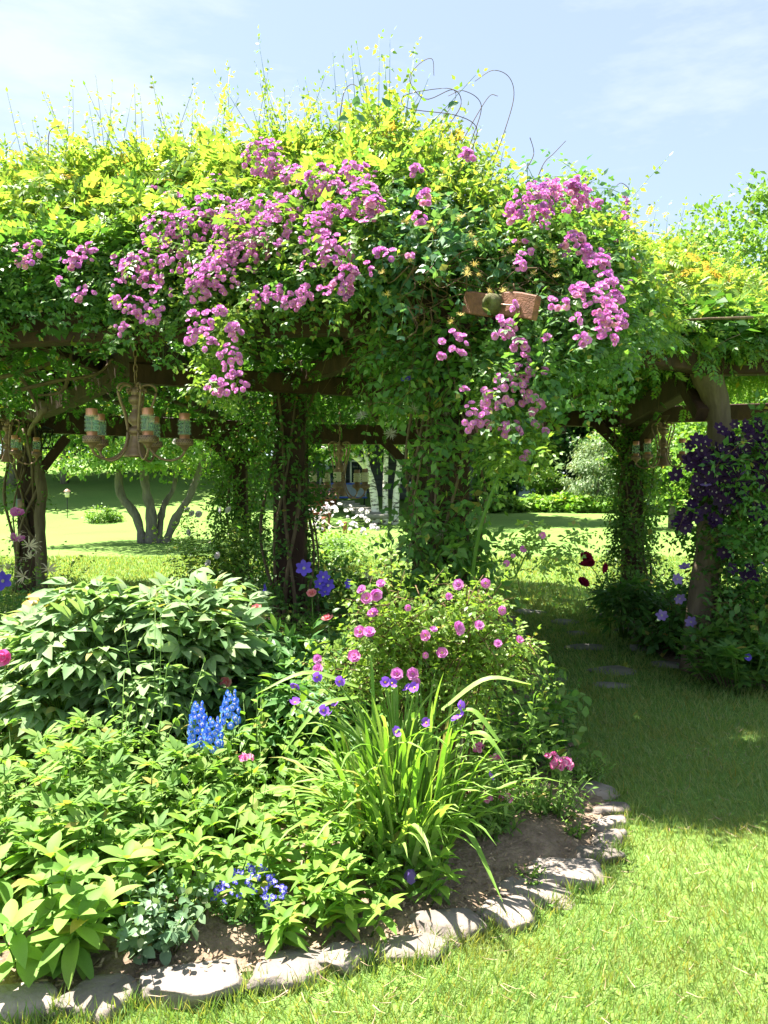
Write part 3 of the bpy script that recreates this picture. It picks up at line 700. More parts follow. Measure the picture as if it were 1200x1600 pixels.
# ------------------------------------------------------------------ vehicles beyond the border
def vehicle(name, label, b, ln, wd, h, body, roofx, facing=1):
    t = thing(name, label, 'car', b)
    prof = [(-.5, .22), (-.5, .52), (-.44, .58), (roofx[0], .62), (roofx[1], .98), (roofx[2], 1.0), (roofx[3], .63), (.44, .56), (.5, .46), (.5, .22)]
    g = Geo(); n = len(prof); V = []
    for s, k in ((-.5, 1), (-.47, 1), (.47, 1), (.5, 1)):
        V += [(x * ln * facing * (1 if abs(s) < .48 else .985), s * wd * (1 if z < .63 else .88), z * h) for x, z in prof]
    V = np.array(V) + b; F = []
    for r in range(3):
        for q in range(n): a0 = r * n + q; a1 = r * n + (q + 1) % n; F += [(a0, a1, a1 + n), (a0, a1 + n, a0 + n)]
    F += [(0, q, q + 1) for q in range(1, n - 1)] + [(3 * n, 3 * n + q + 1, 3 * n + q) for q in range(1, n - 1)]
    g.add(V, F); part('body', g, M[body], t, smooth=False)
    for s in (-1, 1):
        for x in (-.3, .3):
            c = b + A(x * ln, s * wd * .46, .3); w_ = Geo(); lathe(w_, [(.0, -.1), (.2, -.1), (.31, -.09), (.32, 0), (.31, .09), (.2, .1), (0, .1)], c, 16, ax=(0, 1, 0)); part('wheel', w_, M['rubber'], t)
        for xa, xb in ((roofx[0] + .03, (roofx[1] + roofx[2]) / 2 - .01), ((roofx[1] + roofx[2]) / 2 + .01, roofx[3] - .04)):
            g = Geo(); zz = [(xa, .66), (xb, .66), (min(xb, roofx[2] - .01), .93), (max(xa, roofx[1] + .01), .93)]
            g.add([b + A(x * ln * facing, s * wd * .452 * (1 if z < .7 else .975), z * h) for x, z in zz], [(0, 1, 2), (0, 2, 3)]); part('window', g, M['glasspane'], t)
    return t
vehicle('parked_van', 'pale blue parked van behind the young rounded tree', gp(838, 50), 2.9, 1.8, 1.55, 'bluepaint', (-.46, -.42, .2, .36))
vehicle('parked_car', 'faded red parked car beside the pale blue van', gp(872, 51), 3.2, 1.7, 1.45, 'pinkpaint', (-.4, -.25, .12, .3))
b = gp(812, 51); t = thing('utility_trailer', 'dark grey box trailer left of the pale blue van', 'trailer', b); g = Geo(); box(g, b + A(0, 0, .95), (2.0, 1.6, 1.1)); part('box', g, M['greypaint'], t)
for q in range(4): g = Geo(); box(g, b + A(-.75 + q * .5, -.815, .95), (.05, .03, 1.08)); part('rib', g, M['rubber'], t)
for s in (-.5, .5): g = Geo(); lathe(g, [(0, -.1), (.3, -.09), (.3, .09), (0, .1)], b + A(s, -.7, .3), 14, ax=(0, 1, 0)); part('wheel', g, M['rubber'], t)

# ------------------------------------------------------------------ house, terrace, steps
hb = gp(590, 41); hb[2] -= .2
t = thing('house', 'dark grey house with white window frames behind the birch clump', 'house', hb)
g = Geo(); box(g, hb + A(.6, 2.5, 2.6), (9.0, 5.0, 5.2)); part('wall', g, M['hwall'], t)
for q in range(17): g = Geo(); box(g, hb + A(.6, -.012, .3 + q * .29), (9.0, .03, .265), D=(0, 1, 0), N=(0, -.05, 1)); part('siding_board', g, M['hwall'], t)
g = Geo(); V = [hb + A(x, y, z) for x in (-4.4, 5.6) for y, z in ((-.5, 5.05), (2.5, 7.2), (5.5, 5.05), (5.5, 5.25), (2.5, 7.42), (-.5, 5.25))]
g.add(V, [(0, 1, 7), (0, 7, 6), (1, 2, 8), (1, 8, 7), (5, 10, 4), (5, 11, 10), (4, 10, 3), (3, 10, 9), (0, 6, 11), (0, 11, 5), (2, 3, 9), (2, 9, 8), (0, 5, 4), (0, 4, 1), (1, 4, 3), (1, 3, 2), (6, 7, 10), (6, 10, 11), (7, 8, 9), (7, 9, 10)]); part('roof', g, M['hroof'], t, smooth=False)
def window(c, w, h, parent, nxp=2, nyp=2):
    f = Geo()
    for x, z, a, b_ in ((0, h / 2, w + .12, .09), (0, -h / 2, w + .12, .11), (-w / 2, 0, .09, h), (w / 2, 0, .09, h)): box(f, c + A(x, -.05, z), (a, .09, b_))
    o = part('window', f, M['white'], parent)
    for a in range(nxp):
        for b_ in range(nyp):
            q = Geo(); box(q, c + A((a + .5) / nxp * w - w / 2, -.012, (b_ + .5) / nyp * h - h / 2), (w / nxp - .05, .02, h / nyp - .05)); part('pane', q, M['glasspane'], o)
window(at(633, 737, 40.9), .85, 1.2, t); window(at(655, 737, 40.9), .7, 1.2, t); window(at(520, 742, 40.9), 1.3, 1.1, t, 3, 2); window(at(560, 738, 40.9), .8, 1.2, t)
# stone steps up to the terrace
b = gp(572, 29)
t = thing('garden_steps', 'flight of grey stone steps climbing towards the house left of the birches', 'steps', b)
for q in range(7):
    c = at(584 - q * 7.5, 806 - q * 3.6, 29 + q * .9); g = Geo(); timber(g, c - A(.55 - .02 * q, .0, .02), c + A(.55 - .02 * q, .05, -.02), .55, .16, bev=.03); part('step', g, M['slab'], t)
# rope fence with cedar posts, cedar bench
t = thing('rope_fence', 'reddish timber posts joined by slack pale rope beside the steps', 'fence', gp(515, 26.5))
pp = [at(478, 802, 26.5), at(506, 802, 26.6), at(539, 806, 26.0)]; hh = (.42, .45, .33)
for c, h in zip(pp, hh):
    c[2] = gz(c[0], c[1]); g = Geo(); lathe(g, [(.07, -.1), (.07, h * 1.0), (.075, h + .02), (.05, h + .06), (0, h + .07)], c, 10); part('post', g, M['redwood'], t)
for a, b_, ha, hb_ in ((pp[0], pp[1], hh[0], hh[1]), (pp[1], pp[2], hh[1], hh[2])):
    g = Geo(); a1 = a + A(0, -.07, ha * .9); b1 = b_ + A(0, -.07, hb_ * .9); limb(g, [a1, (a1 + b1) / 2 - A(0, 0, .16), b1], .018, .018, 6, 12); part('rope', g, M['rope'], t)
b = gp(490, 28); t = thing('garden_bench', 'low red cedar bench behind the rope fence', 'bench', b)
for q in range(3): g = Geo(); box(g, b + A(0, -.15 + .13 * q, .42), (1.25, .11, .04)); part('seat_slat', g, M['redwood'], t)
for q in range(3): g = Geo(); box(g, b + A(0, .26, .55 + .13 * q), (1.25, .03, .11)); part('back_slat', g, M['redwood'], t)
for s in (-.55, .55):
    for y, h in ((-.15, .40), (.22, .92)): g = Geo(); box(g, b + A(s, y, h / 2 - .02), (.07, .07, h)); part('leg', g, M['redwood'], t)
# patio set on the terrace
b = gp(540, 36); t = thing('patio_swing', 'patio seat under a pale sloping canopy edged in blue', 'garden seat', b)
g = Geo(); c = at(541, 766, 36); g.add([c + A(-.95, -.5, -.32), c + A(.95, -.5, -.32), c + A(.95, .5, .28), c + A(-.95, .5, .28), c + A(-.95, -.5, -.37), c + A(.95, -.5, -.37), c + A(.95, .5, .22), c + A(-.95, .5, .22)], [(0, 1, 2), (0, 2, 3), (4, 6, 5), (4, 7, 6), (0, 4, 1), (1, 4, 5), (1, 5, 2), (2, 5, 6), (2, 6, 3), (3, 6, 7), (3, 7, 0), (0, 7, 4)]); part('canopy', g, M['greycloth'], t, smooth=False)
g = Geo(); box(g, c + A(0, .5, .30), (1.98, .06, .09)); box(g, c + A(0, -.52, -.34), (1.98, .04, .07)); part('canopy_edge', g, M['bluecloth'], t)
for sx in (-.85, .85):
    for sy in (-.42, .42): g = Geo(); tubes(g, np.array([[b[0] + (c[0] - b[0]) + sx, b[1] + sy, b[2] - .05], [c[0] + sx, c[1] + sy, c[2] + sy * .55]]), .03, 6); part('leg', g, M['iron'], t)
g = Geo(); box(g, A(c[0], b[1] + .1, b[2] + .45), (1.5, .5, .1)); part('seat', g, M['greycloth'], t)
b = gp(512, 35); t = thing('patio_umbrella', 'folded grey patio umbrella standing beside the blue-edged seat', 'umbrella', b)
g = Geo(); tubes(g, np.array([b, b + A(0, 0, 2.1)]), .03, 8); part('pole', g, M['iron'], t)
g = Geo(); lathe(g, [(.03, .9), (.16, .95), (.13, 1.4), (.07, 1.9), (.02, 2.12)], b, 9); part('canopy', g, M['greycloth'], t)
g = Geo(); lathe(g, [(0, 0), (.26, 0), (.24, .08), (.05, .1)], b, 14); part('base', g, M['slab'], t)
for q, (u, lb) in enumerate(((500, 'terracotta pot of red flowers on the terrace, left one'), (516, 'terracotta pot of red flowers under the folded umbrella'))):
    b = gp(u, 34); t = thing('flower_pot', lb, 'flower pot', b, 'pots on the terrace'); g = Geo(); lathe(g, [(0, 0), (.2, 0), (.28, .45), (.31, .45), (.31, .5), (.26, .5), (.24, .42), (0, .42)], b, 14); part('pot', g, M['redwood'], t)
    g = Geo(); crown_geo(g, FLAT, b + A(0, 0, .7), (.32, .32, .25), 14, 30, .08, .09, low=-.5); part('foliage', g, M['tree_b'], t, 'stuff'); g = Geo(); crown_geo(g, FLATW, b + A(0, 0, .78), (.34, .34, .25), 12, 4, .05, .07, low=-.1); part('blossom', g, M['pinkf'], t, 'stuff')
# small lamp on the far lawn
b = gp(105, 31); t = thing('garden_lamp', 'small pale garden lamp on a thin stake at the far lawn edge', 'lamp', b); g = Geo(); tubes(g, np.array([b - A(0, 0, .05), b + A(0, 0, .85)]), .015, 6); part('stake', g, M['iron'], t)
g = Geo(); lathe(g, [(0, .82), (.08, .84), (.1, 1.06), (.0, 1.07)], b, 10); part('shade', g, M['cream'], t); g = Geo(); lathe(g, [(.14, 1.06), (.1, 1.12), (0, 1.18)], b, 10); part('cap', g, M['bronze'], t)
# yellow-flowered strip: fine rubble at the far lawn edge
# ================================================================== PERGOLA
PG = thing('pergola', 'dark brown timber pergola carrying a roof of climbing vines', 'pergola', (0.4, 4.75, 0))
def beam(name, a, b, w_, h, m='timber', **k):
    g = Geo(); timber(g, a, b, w_, h, **k); return part(name, g, M[m], PG, smooth=False)
def post(u, d, w_, top, m='timber'):
    x = (u - 600) / FPX * d
    return beam('post', A(x, d, -.15), A(x + U(-.02, .02), d, top), w_, w_, m, cuts=14, wob=.008)
post(48, 11.2, .27, 2.35); post(376, 11.8, .20, 2.35); post(655, 12, .22, 2.35); post(455, 7.6, .30, 2.62); post(700, 4.75, .24, 2.42); post(987, 9.6, .22, 2.32); post(-190, 5.3, .24, 2.35)
# the log post on the right is a bent trunk
def logpost(pts, r, name='post'):
    g = Geo(); c = spl(pts, 22); rr = r * (1 + .08 * np.sin(np.linspace(0, 9, 22)) + .05 * R.normal(0, 1, 22))
    tubes(g, c, rr[None], 11); V = g.V[0]
    V += np.array([noise.noise_vector(Vector(v * 9)) for v in V]) * r * .10
    return part(name, g, M['log'], PG)
logpost([at(1082, 1052, 6.35), at(1092, 985, 6.35), at(1106, 860, 6.4), at(1122, 720, 6.42), at(1122, 640, 6.42), at(1104, 585, 6.42), at(1092, 552, 6.42)], .105)
logpost([at(66, 935, 10.9), at(64, 860, 10.95), at(62, 800, 11.0), at(66, 770, 11.0), at(54, 715, 11.05), at(36, 672, 11.1)], .075, 'log_prop')
post(1300, 6.15, .2, 2.5); post(1240, 9.4, .2, 2.45)
# beams
beam('beam', at(-80, 652, 11.1), at(376, 674, 11.75), .15, .31); beam('beam', at(370, 676, 11.95), at(690, 681, 12.0), .15, .30)
beam('beam', at(40, 648, 11.3), at(225, 556, 6.5), .15, .26, sag=.03); beam('beam', at(200, 582, 6.45), at(660, 613, 7.9), .12, .17)
beam('beam', at(-140, 522, 6.0), at(700, 492, 4.86), .15, .22); beam('beam', at(690, 497, 4.9), at(1120, 566, 6.36), .14, .22)
beam('beam', at(975, 658, 9.75), at(1106, 577, 6.5), .16, .24); beam('beam', at(858, 654, 9.9), at(1003, 655, 9.72), .15, .2)
beam('beam', at(1072, 570, 6.55), at(1330, 563, 6.05), .15, .19); beam('beam', at(640, 668, 12.1), at(880, 662, 10.0), .15, .26)
beam('beam', at(985, 650, 9.7), at(1260, 640, 9.4), .14, .2); beam('beam', at(1300, 561, 6.2), at(1240, 640, 9.5), .14, .2); beam('beam', at(452, 590, 7.5), at(700, 505, 4.9), .14, .2)
# braces
for a, b in (((62, 738, 11.05), (104, 684, 11.25)), ((370, 726, 11.7), (328, 690, 11.65)), ((384, 722, 11.8), (420, 690, 11.85)), ((972, 702, 9.6), (932, 660, 9.75)), ((1000, 700, 9.5), (1040, 640, 8.2)), ((1096, 648, 6.4), (1062, 584, 6.9)),
             ((640, 730, 11.9), (600, 690, 11.9)), ((692, 590, 4.85), (620, 520, 5.3))):
    beam('brace', at(*a), at(*b), .10, .13, cuts=5)
# rafters over the beams
for q in range(11):
    x = -5.21 + q * .82; y0 = 6.1 if x < -.4 else 5.3 + (x - .3) * .55
    beam('rafter', A(x, y0 + .1, 2.70), A(x + .15, 12.3 if x < 1 else 10.6, 2.66), .09, .14, cuts=6, wob=.012)
# red stained rafter tail with a log end through it, above the main post
a, b = at(728, 474, 4.22), at(838, 479, 3.82)
beam('rafter_tail', a, a + (b - a) * .40 + A(0, 0, -.004), .042, .118, 'timber_red', cuts=5, bev=.006); beam('rafter_tail', a + (b - a) * .54 + A(0, 0, .006), b + A(0, 0, -.006), .042, .122, 'timber_red', cuts=5, bev=.006)
c = a + (b - a) * .47; nn = nrm(np.cross(b - a, A(0, 0, 1))); nn = nn if nn[1] < 0 else -nn
g = Geo(); lathe(g, [(.0, .075), (.040, .073), (.052, .06), (.056, .0), (.056, -.2)], c, 14, ax=nn); part('log_end', g, M['moss'], PG)
g = Geo(); q0 = a + (b - a) * .58 + nn * .03; q1 = a + (b - a) * .83 + nn * .03; limb(g, [q0, (q0 + q1) / 2 - A(0, 0, .003), q1, q1 - A(0, 0, .05)], .005, .004, 6, 10); part('iron_rod', g, M['bronze'], PG)
beam('rafter_tail', at(660, 512, 4.9), at(790, 505, 4.55), .05, .14, 'timber', cuts=5)
# junction box on the far left post
t = thing('junction_box', 'small grey electrical box on the far left post', 'electrical box', at(33, 790, 11.02)); g = Geo(); box(g, at(33, 790, 11.02), (.11, .07, .19)); part('box', g, M['greycloth'], t); g = Geo(); box(g, at(33, 790, 10.975), (.095, .012, .175)); part('cover', g, M['bronze'], t)

# ================================================================== HANGING LAMPS
def chandelier(name, label, c, ztop, k=1.0, narm=5, th0=0.0, glass='glass_green', cap='copper', hook_z=2.62, group='hanging chandeliers'):
    """c: centre of the column bottom (x,y,z)"""
    c = np.asarray(c, float); t = thing(name, label, 'chandelier', c, group)
    g = Geo(); H = (ztop - c[2]) / k
    pr = [(0, 0), (.088, 0), (.090, .012), (.078, .03), (.066, .075), (.064, .082), (.058, .09), (.05, .14), (.042, .18), (.04, .2), (.052, .205), (.062, .215), (.062, .25), (.05, .262), (.032, .275), (.03, .285), (.05, .31), (.056, .335), (.05, .37), (.03, .415), (.022, .445), (.03, .452), (.022, .46), (.036, .475), (.052, .50), (.055, .518), (.05, .54), (.034, .555), (.03, .56), (.034, .565), (.034, .61), (.026, .62), (.008, .635), (.006, .66), (0, .66)]
    s = H / .66
    lathe(g, [(r * k, z * s * k) for r, z in pr], c, 20); part('column', g, M['bronze'], t)
    g = Geo(); z = ztop
    q = 0
    while z < hook_z:      # chain links
        a = np.linspace(0, 2 * PI, 11); ax = A(1, 0, 0) if q % 2 else A(0, 1, 0); lz = .034 * k if q else .05 * k; lw = .013 * k if q else .024 * k
        tubes(g, np.array([c * A(1, 1, 0) + A(0, 0, z + lz) + ax * lw * math.cos(b) + A(0, 0, lz * math.sin(b)) for b in a]), .0042 * k, 5); z += lz * 1.62; q += 1
    part('chain', g, M['bronze'], t)
    for i in range(narm):
        th = th0 + i * 2 * PI / narm; e = A(math.cos(th), -math.sin(th), 0)
        def P(r, z): return c + e * r * k + A(0, 0, z * s * k)
        g = Geo()
        pts = [P(.055, .575), P(.07, .59), P(.062, .612), P(.035 + .01, .60), P(.04, .635), P(.085, .655), P(.13, .64), P(.145, .59), P(.125, .5), P(.095, .40), P(.075, .30), P(.068, .23), P(.075, .15), P(.10, .07), P(.155, .0), P(.235, -.03), P(.30, -.008), P(.335, .03), P(.345, .065)]
        tubes(g, spl(pts, 64), .0095 * k, 7)
        part('arm', g, M['bronze'], t)
        b = P(.345, .06); ka = k; k = ka * .80
        lp = Geo(); lathe(lp, [(0, 0), (.018 * k, 0), (.026 * k, .02 * k), (.05 * k, .045 * k), (.074 * k, .05 * k), (.078 * k, .055 * k), (.078 * k, .105 * k), (.072 * k, .11 * k), (.066 * k, .106 * k), (.066 * k, .07 * k), (0, .07 * k)], b, 20)
        cup = part('lamp_cup', lp, M['bronze'], t)
        # pierced studs round the cup
        st = Geo()
        for q in range(22):
            for zz in (.067, .081, .095):
                f = q * 2 * PI / 22 + zz * 9; box(st, b + A(math.cos(f) * .0785 * k, math.sin(f) * .0785 * k, zz * k), (.007 * k, .007 * k, .006 * k), D=(math.cos(f), math.sin(f), 0))
        part('stud', st, M['iron'], cup, 'stuff')
        lp = Geo(); lathe(lp, [(.047 * k, .07 * k), (.047 * k, .15 * k), (.043 * k, .152 * k)], b, 18); part('lamp_collar', lp, M[cap], t)
        pr2 = []
        for q in range(4):
            z0 = .145 + q * .037; pr2 += [(.052, z0), (.061, z0 + .006), (.063, z0 + .018), (.061, z0 + .03), (.053, z0 + .036)]
        lp = Geo(); lathe(lp, [(r * k, zz * k) for r, zz in pr2] + [(.047 * k, .293 * k)] + [((r - .008) * k, zz * k) for r, zz in pr2[::-1]], b, 20); part('glass_jar', lp, M[glass], t)
        lp = Geo(); lathe(lp, [(.049 * k, .28 * k), (.05 * k, .345 * k), (.046 * k, .35 * k), (.045 * k, .33 * k), (0, .33 * k)], b, 18); part('lamp_cap', lp, M[cap], t)
        lp = Geo(); lathe(lp, [(.0, .15 * k), (.006 * k, .15 * k), (.006 * k, .28 * k), (0, .28 * k)], b, 6); part('candle_rod', lp, M['bronze'], t); k = ka
    return t
c = at(213, 714, 6.0)
chandelier('chandelier', 'aged bronze chandelier with copper-capped ribbed green glass lamps hung under the left beams', c, at(213, 600, 6.0)[2], 1.06, 5, math.radians(-13), hook_z=2.72)
c = at(531, 775, 9.8)
chandelier('chandelier', 'dim chandelier with cream lamp shades seen beside the birch trunks', c, at(531, 690, 9.8)[2], 1.0, 5, math.radians(20), 'cream', 'bronze', 2.6)
c = at(12, 722, 9.0)
chandelier('chandelier', 'chandelier cut by the left picture edge behind the far left post', c, at(12, 655, 9.0)[2], .9, 5, math.radians(50), 'glass_green', 'copper', 2.55)
c = at(1036, 728, 8.4)
chandelier('chandelier', 'shaded chandelier between the vine-clad post and the log post', c, at(1036, 660, 8.4)[2], .85, 5, math.radians(70), 'glass_green', 'copper', 2.5)
# small iron lantern cage under the far left beam
c = at(70, 672, 10.9); t = thing('lantern_cage', 'small black iron lattice lantern hanging beside the far left post', 'lantern', c - A(0, 0, .22))
g = Geo()
for q in range(8): a = q * PI / 4; tubes(g, np.array([c + A(.11 * math.cos(a), .11 * math.sin(a), 0), c + A(.11 * math.cos(a + .8), .11 * math.sin(a + .8), -.25)]), .006, 4); tubes(g, np.array([c + A(.11 * math.cos(a), .11 * math.sin(a), 0), c + A(.11 * math.cos(a - .8), .11 * math.sin(a - .8), -.25)]), .006, 4)
part('lattice', g, M['iron'], t); g = Geo(); lathe(g, [(.105, -.262), (.12, -.262), (.12, -.245), (.105, -.245)], c, 12); lathe(g, [(.1, 0), (.12, 0), (.12, .015), (.02, .05), (0, .06)], c, 12); part('rim', g, M['iron'], t)
g = Geo(); tubes(g, np.array([c + A(0, 0, .05), c + A(0, 0, .2)]), .005, 4); part('hanger', g, M['iron'], t)
# ================================================================== LEAF AND FLOWER SHAPES
LEAF = leaf_t(.27, seg=3); LEAF4 = leaf_t(.27, seg=4); LANCE = leaf_t(.17, seg=4, fold=.3, curl=-.3); OVAL = leaf_t(.36, seg=4, fold=.2, curl=-.25)
ROSELF = pinnate_t(kite_t(.34), 2, .40, 62, .15); VINELF = pinnate_t(kite_t(.27, .3, -.2, .4), 4, .34, 55, .35); TRI = pinnate_t(kite_t(.30, .25, -.2, .38), 1, .52, 62, .25)
BIG3 = pinnate_t(LEAF4, 1, .55, 60, .3)
def tmesh(name, T, mats, smooth=True):
    g = Geo(); g.add(T[0], T[1], T[2]); return g.mesh(name, mats, smooth=smooth)
def petal(w=.5, cup=.3, seg=3, inner=True, tip=None):
    T = leaf_t(w, tip or (lambda t: min(1, 1.15 * math.sin(PI * min(t * .62 + .12, 1)))), .12, cup, seg)
    V, F, m = T; m = m.copy()
    if inner: m[:2] = 1
    # blunt tip
    V = V.copy(); V[-1, 1] = .93
    return V, F, m
def disc(r, h, m, n=8):
    V = [(0, 0, h)] + [(r * math.cos(a), r * math.sin(a), h * .4) for a in np.arange(n) * 2 * PI / n]
    return np.array(V), np.array([(0, i + 1, (i + 1) % n + 1) for i in range(n)]), np.full(n, m)
def bloom(rings, centre=None):
    """rings: (count, petal template, length, lift, base height)"""
    it = []
    for q, (n, T, s, lift, h) in enumerate(rings):
        for i in range(n):
            a = 2 * PI * (i + .5 * (q % 2)) / n + .13 * math.sin(7 * i + q)
            d = (math.cos(a) * math.cos(lift), math.sin(a) * math.cos(lift), math.sin(lift) + .06 * math.sin(5 * i + q))
            it.append((T, (0, 0, h), d, (-math.cos(a) * math.sin(lift), -math.sin(a) * math.sin(lift), math.cos(lift)), s))
    if centre: it.append((centre, (0, 0, 0), (0, 1, 0), (0, 0, 1), 1))
    return merge_t(it)
PW = petal(.52, .18); PR = petal(.46, .35)
ROSE_T = bloom([(6, PW, 1.0, .12, 0), (6, PR, .72, .38, .04)], disc(.22, .26, 2))
ROSE_FULL = bloom([(7, PW, 1.0, .05, 0), (7, PR, .82, .35, .04), (5, PR, .5, .7, .07)], disc(.16, .28, 2))
ROSES = [tmesh('blossom', T, [M[a], M['rose_w'], M['yellow']]) for T in (ROSE_T, ROSE_FULL) for a in ('rose_p', 'rose_p', 'rose_d', 'rose_k', 'rose_p', 'palepink')]
ROSEK = [tmesh('blossom', ROSE_T, [M['rose_k'], M['rose_w'], M['yellow']]), tmesh('blossom', ROSE_FULL, [M['rose_p'], M['rose_w'], M['yellow']])]
ROSEW = [tmesh('blossom', ROSE_FULL, [M['white_p'], M['white_p'], M['yellow']])]
CL6 = bloom([(6, petal(.30, .1, 4, False, lambda t: math.sin(PI * min(1, t * .85 + .12)) ** .8), 1.0, .12, 0)], disc(.16, .2, 1))
CLEM_D = tmesh('blossom', CL6, [M['clem_d'], M['seed']]); CLEM_B = tmesh('blossom', CL6, [M['clem_b'], M['seed']]); CLEM_L = tmesh('blossom', CL6, [M['clem_l'], M['seed']])
HON = []
for i in range(11):
    a = i * 2.4; z = .55 + .45 * ((i * .37) % 1); d = A(math.cos(a) * .8, math.sin(a) * .8, z)
    HON.append((leaf_t(.10, lambda t: .5 + .5 * t, .2, -.25 + .1 * (i % 3), 3), (0, 0, 0), d, (0, 0, 1), 1.0)); HON.append((leaf_t(.09, None, .2, -.7, 3), tuple(d * .85), d + A(0, 0, -.6), (math.cos(a), math.sin(a), .5), .45))
HONEY = tmesh('blossom', merge_t(HON), [M['honey_p']])
HONEYC = tmesh('blossom', merge_t(HON), [M['cream_p']])
FL = []
for i in range(46):
    d = nrm(rnd(1))[0]; d[2] = abs(d[2]) * .8 + .1 * d[2]; FL.append((leaf_t(.035, lambda t: 1, 0, -.2, 2), (0, 0, 0), d, (0, 0, 1), U(.8, 1.1)))
FLUFF = tmesh('seed_head', merge_t(FL), [M['seed']])

# ================================================================== CANOPY SHAPE
TU = [-120, 0, 60, 130, 220, 300, 380, 440, 520, 580, 640, 690, 740, 780, 830, 900, 930, 960, 1000, 1060, 1100, 1150, 1200, 1320]
TV = [318, 310, 292, 284, 280, 276, 268, 260, 252, 242, 244, 240, 270, 318, 350, 350, 368, 382, 398, 418, 438, 450, 460, 470]
BU = [-120, 0, 60, 130, 180, 230, 300, 335, 370, 400, 480, 560, 640, 700, 760, 830, 870, 930, 980, 1030, 1100, 1200, 1320]
BV = [525, 520, 470, 480, 515, 520, 495, 530, 560, 500, 480, 475, 462, 460, 530, 630, 565, 535, 520, 540, 545, 545, 545]
DU = [-120, 0, 200, 400, 560, 640, 720, 800, 870, 920, 950, 985, 1030, 1100, 1200, 1320]
DV = [5.5, 5.4, 5.2, 4.85, 4.45, 4.2, 4.03, 3.95, 3.98, 4.18, 4.5, 5.1, 5.7, 6.05, 6.2, 6.3]
def vt(u): return np.interp(u, TU, TV)
def vb(u): return np.interp(u, BU, BV)
def dsurf(u, s):
    s = np.clip(s, 0, 1.3); bul = np.array(np.interp(u, [0, 500, 640, 850, 960, 1100], [1.0, .9, .95, .8, 1.1, 1.4]))
    return np.interp(u, DU, DV) + bul * (1 - s) ** 2.2 * 1.15 + .25 * np.maximum(0, s - .6)
def face(u, v, inset=0.0):
    s = (np.asarray(v) - vt(u)) / (vb(u) - vt(u))
    return atn(u, v, dsurf(u, s) + inset)
def pick(n, u0, u1, s0, s1, inset=.25, jag=.0):
    u = U(u0, u1, n); s = U(s0, s1, n) + jag * R.normal(0, 1, n)
    v = vt(u) + s * (vb(u) - vt(u))
    d = dsurf(u, s) + R.exponential(inset, n)
    k = ~((u > 665) & (u < 880) & (v > 408) & (v < 540)) | (U(0, 1, n) < .06)      # the rafter tail stays clear
    return atn(u, v, d)[k], u[k], s[k]

# ------------------------------------------------------------------ roof of vine leaves over the rafters
rv = thing('roof_vine', 'thick vine roof spread over the whole pergola, dark from below', 'vine', (-1, 8, 2.6))
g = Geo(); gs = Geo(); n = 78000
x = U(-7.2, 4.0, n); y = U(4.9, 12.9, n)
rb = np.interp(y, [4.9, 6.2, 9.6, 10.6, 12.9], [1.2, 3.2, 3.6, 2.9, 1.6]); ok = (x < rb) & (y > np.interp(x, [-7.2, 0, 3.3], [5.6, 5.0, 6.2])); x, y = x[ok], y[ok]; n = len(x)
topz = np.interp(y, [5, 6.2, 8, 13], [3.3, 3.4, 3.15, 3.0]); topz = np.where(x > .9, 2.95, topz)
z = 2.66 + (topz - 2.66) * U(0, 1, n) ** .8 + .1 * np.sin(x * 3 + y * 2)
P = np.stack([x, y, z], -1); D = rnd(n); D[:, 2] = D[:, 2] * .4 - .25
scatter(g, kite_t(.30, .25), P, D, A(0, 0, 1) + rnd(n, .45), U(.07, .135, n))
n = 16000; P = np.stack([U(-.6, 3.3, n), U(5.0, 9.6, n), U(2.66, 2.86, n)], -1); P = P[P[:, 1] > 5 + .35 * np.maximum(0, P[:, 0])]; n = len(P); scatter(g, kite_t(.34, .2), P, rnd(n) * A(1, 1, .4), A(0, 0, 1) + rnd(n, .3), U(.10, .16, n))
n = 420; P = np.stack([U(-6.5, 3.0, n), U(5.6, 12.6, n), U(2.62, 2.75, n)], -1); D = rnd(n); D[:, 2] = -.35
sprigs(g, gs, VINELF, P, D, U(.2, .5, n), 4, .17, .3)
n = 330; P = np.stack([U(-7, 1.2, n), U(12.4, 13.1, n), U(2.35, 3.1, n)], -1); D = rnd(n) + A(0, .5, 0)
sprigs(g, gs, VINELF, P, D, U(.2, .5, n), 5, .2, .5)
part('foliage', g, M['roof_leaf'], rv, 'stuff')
for q in range(46):
    a = A(U(-6.5, 2.8), U(5.4, 12), U(2.62, 2.85)); b = a + A(U(-1.4, 1.4), U(-1.2, 1.2), U(-.1, .2)); limb(gs, [a, (a + b) / 2 + rnd(1, .14)[0], b], U(.008, .022), .005, 5, 8)
part('stem', gs, M['vine_bark'], rv, 'stuff')

# ------------------------------------------------------------------ yellow-green vine along the top left
def upright(g, gs, us, hmin, hmax, ls=.05, k=8):
    """Bare-tipped young shoots standing out of the roof line."""
    u = np.asarray(us, float); n = len(u); P = atn(u, vt(u) + 22, dsurf(u, .05) + U(-.2, .5, n))
    D = np.stack([R.normal(0, .32, n), R.normal(0, .25, n), np.ones(n)], -1)
    h = n // 2
    sprigs(g, gs, kite_t(.27), P[:h], D[:h] + rnd(h, .2), U(hmin, hmax, h), k + 6, ls, U(-.05, .12), .85, .3, .0035, .1, .5)
    sprigs(g, gs, TRI, P[h:], D[h:] + rnd(n - h, .25), U(hmin, hmax, n - h), k + 3, ls * 1.6, U(-.05, .15), .85, .3, .0035, .15, .45)
tv = thing('roof_vine', 'sunlit yellow-green vine bushing up along the left of the roof line', 'vine', face(200, 300))
g = Geo(); gs = Geo(); gy = Geo()
P, u, s = pick(620, -110, 620, .0, .62, .35, .03); D = np.stack([R.normal(0, .6, len(P)), U(-.9, .2, len(P)), U(.0, 1.1, len(P))], -1)
k = s < U(.05, .5, len(P))
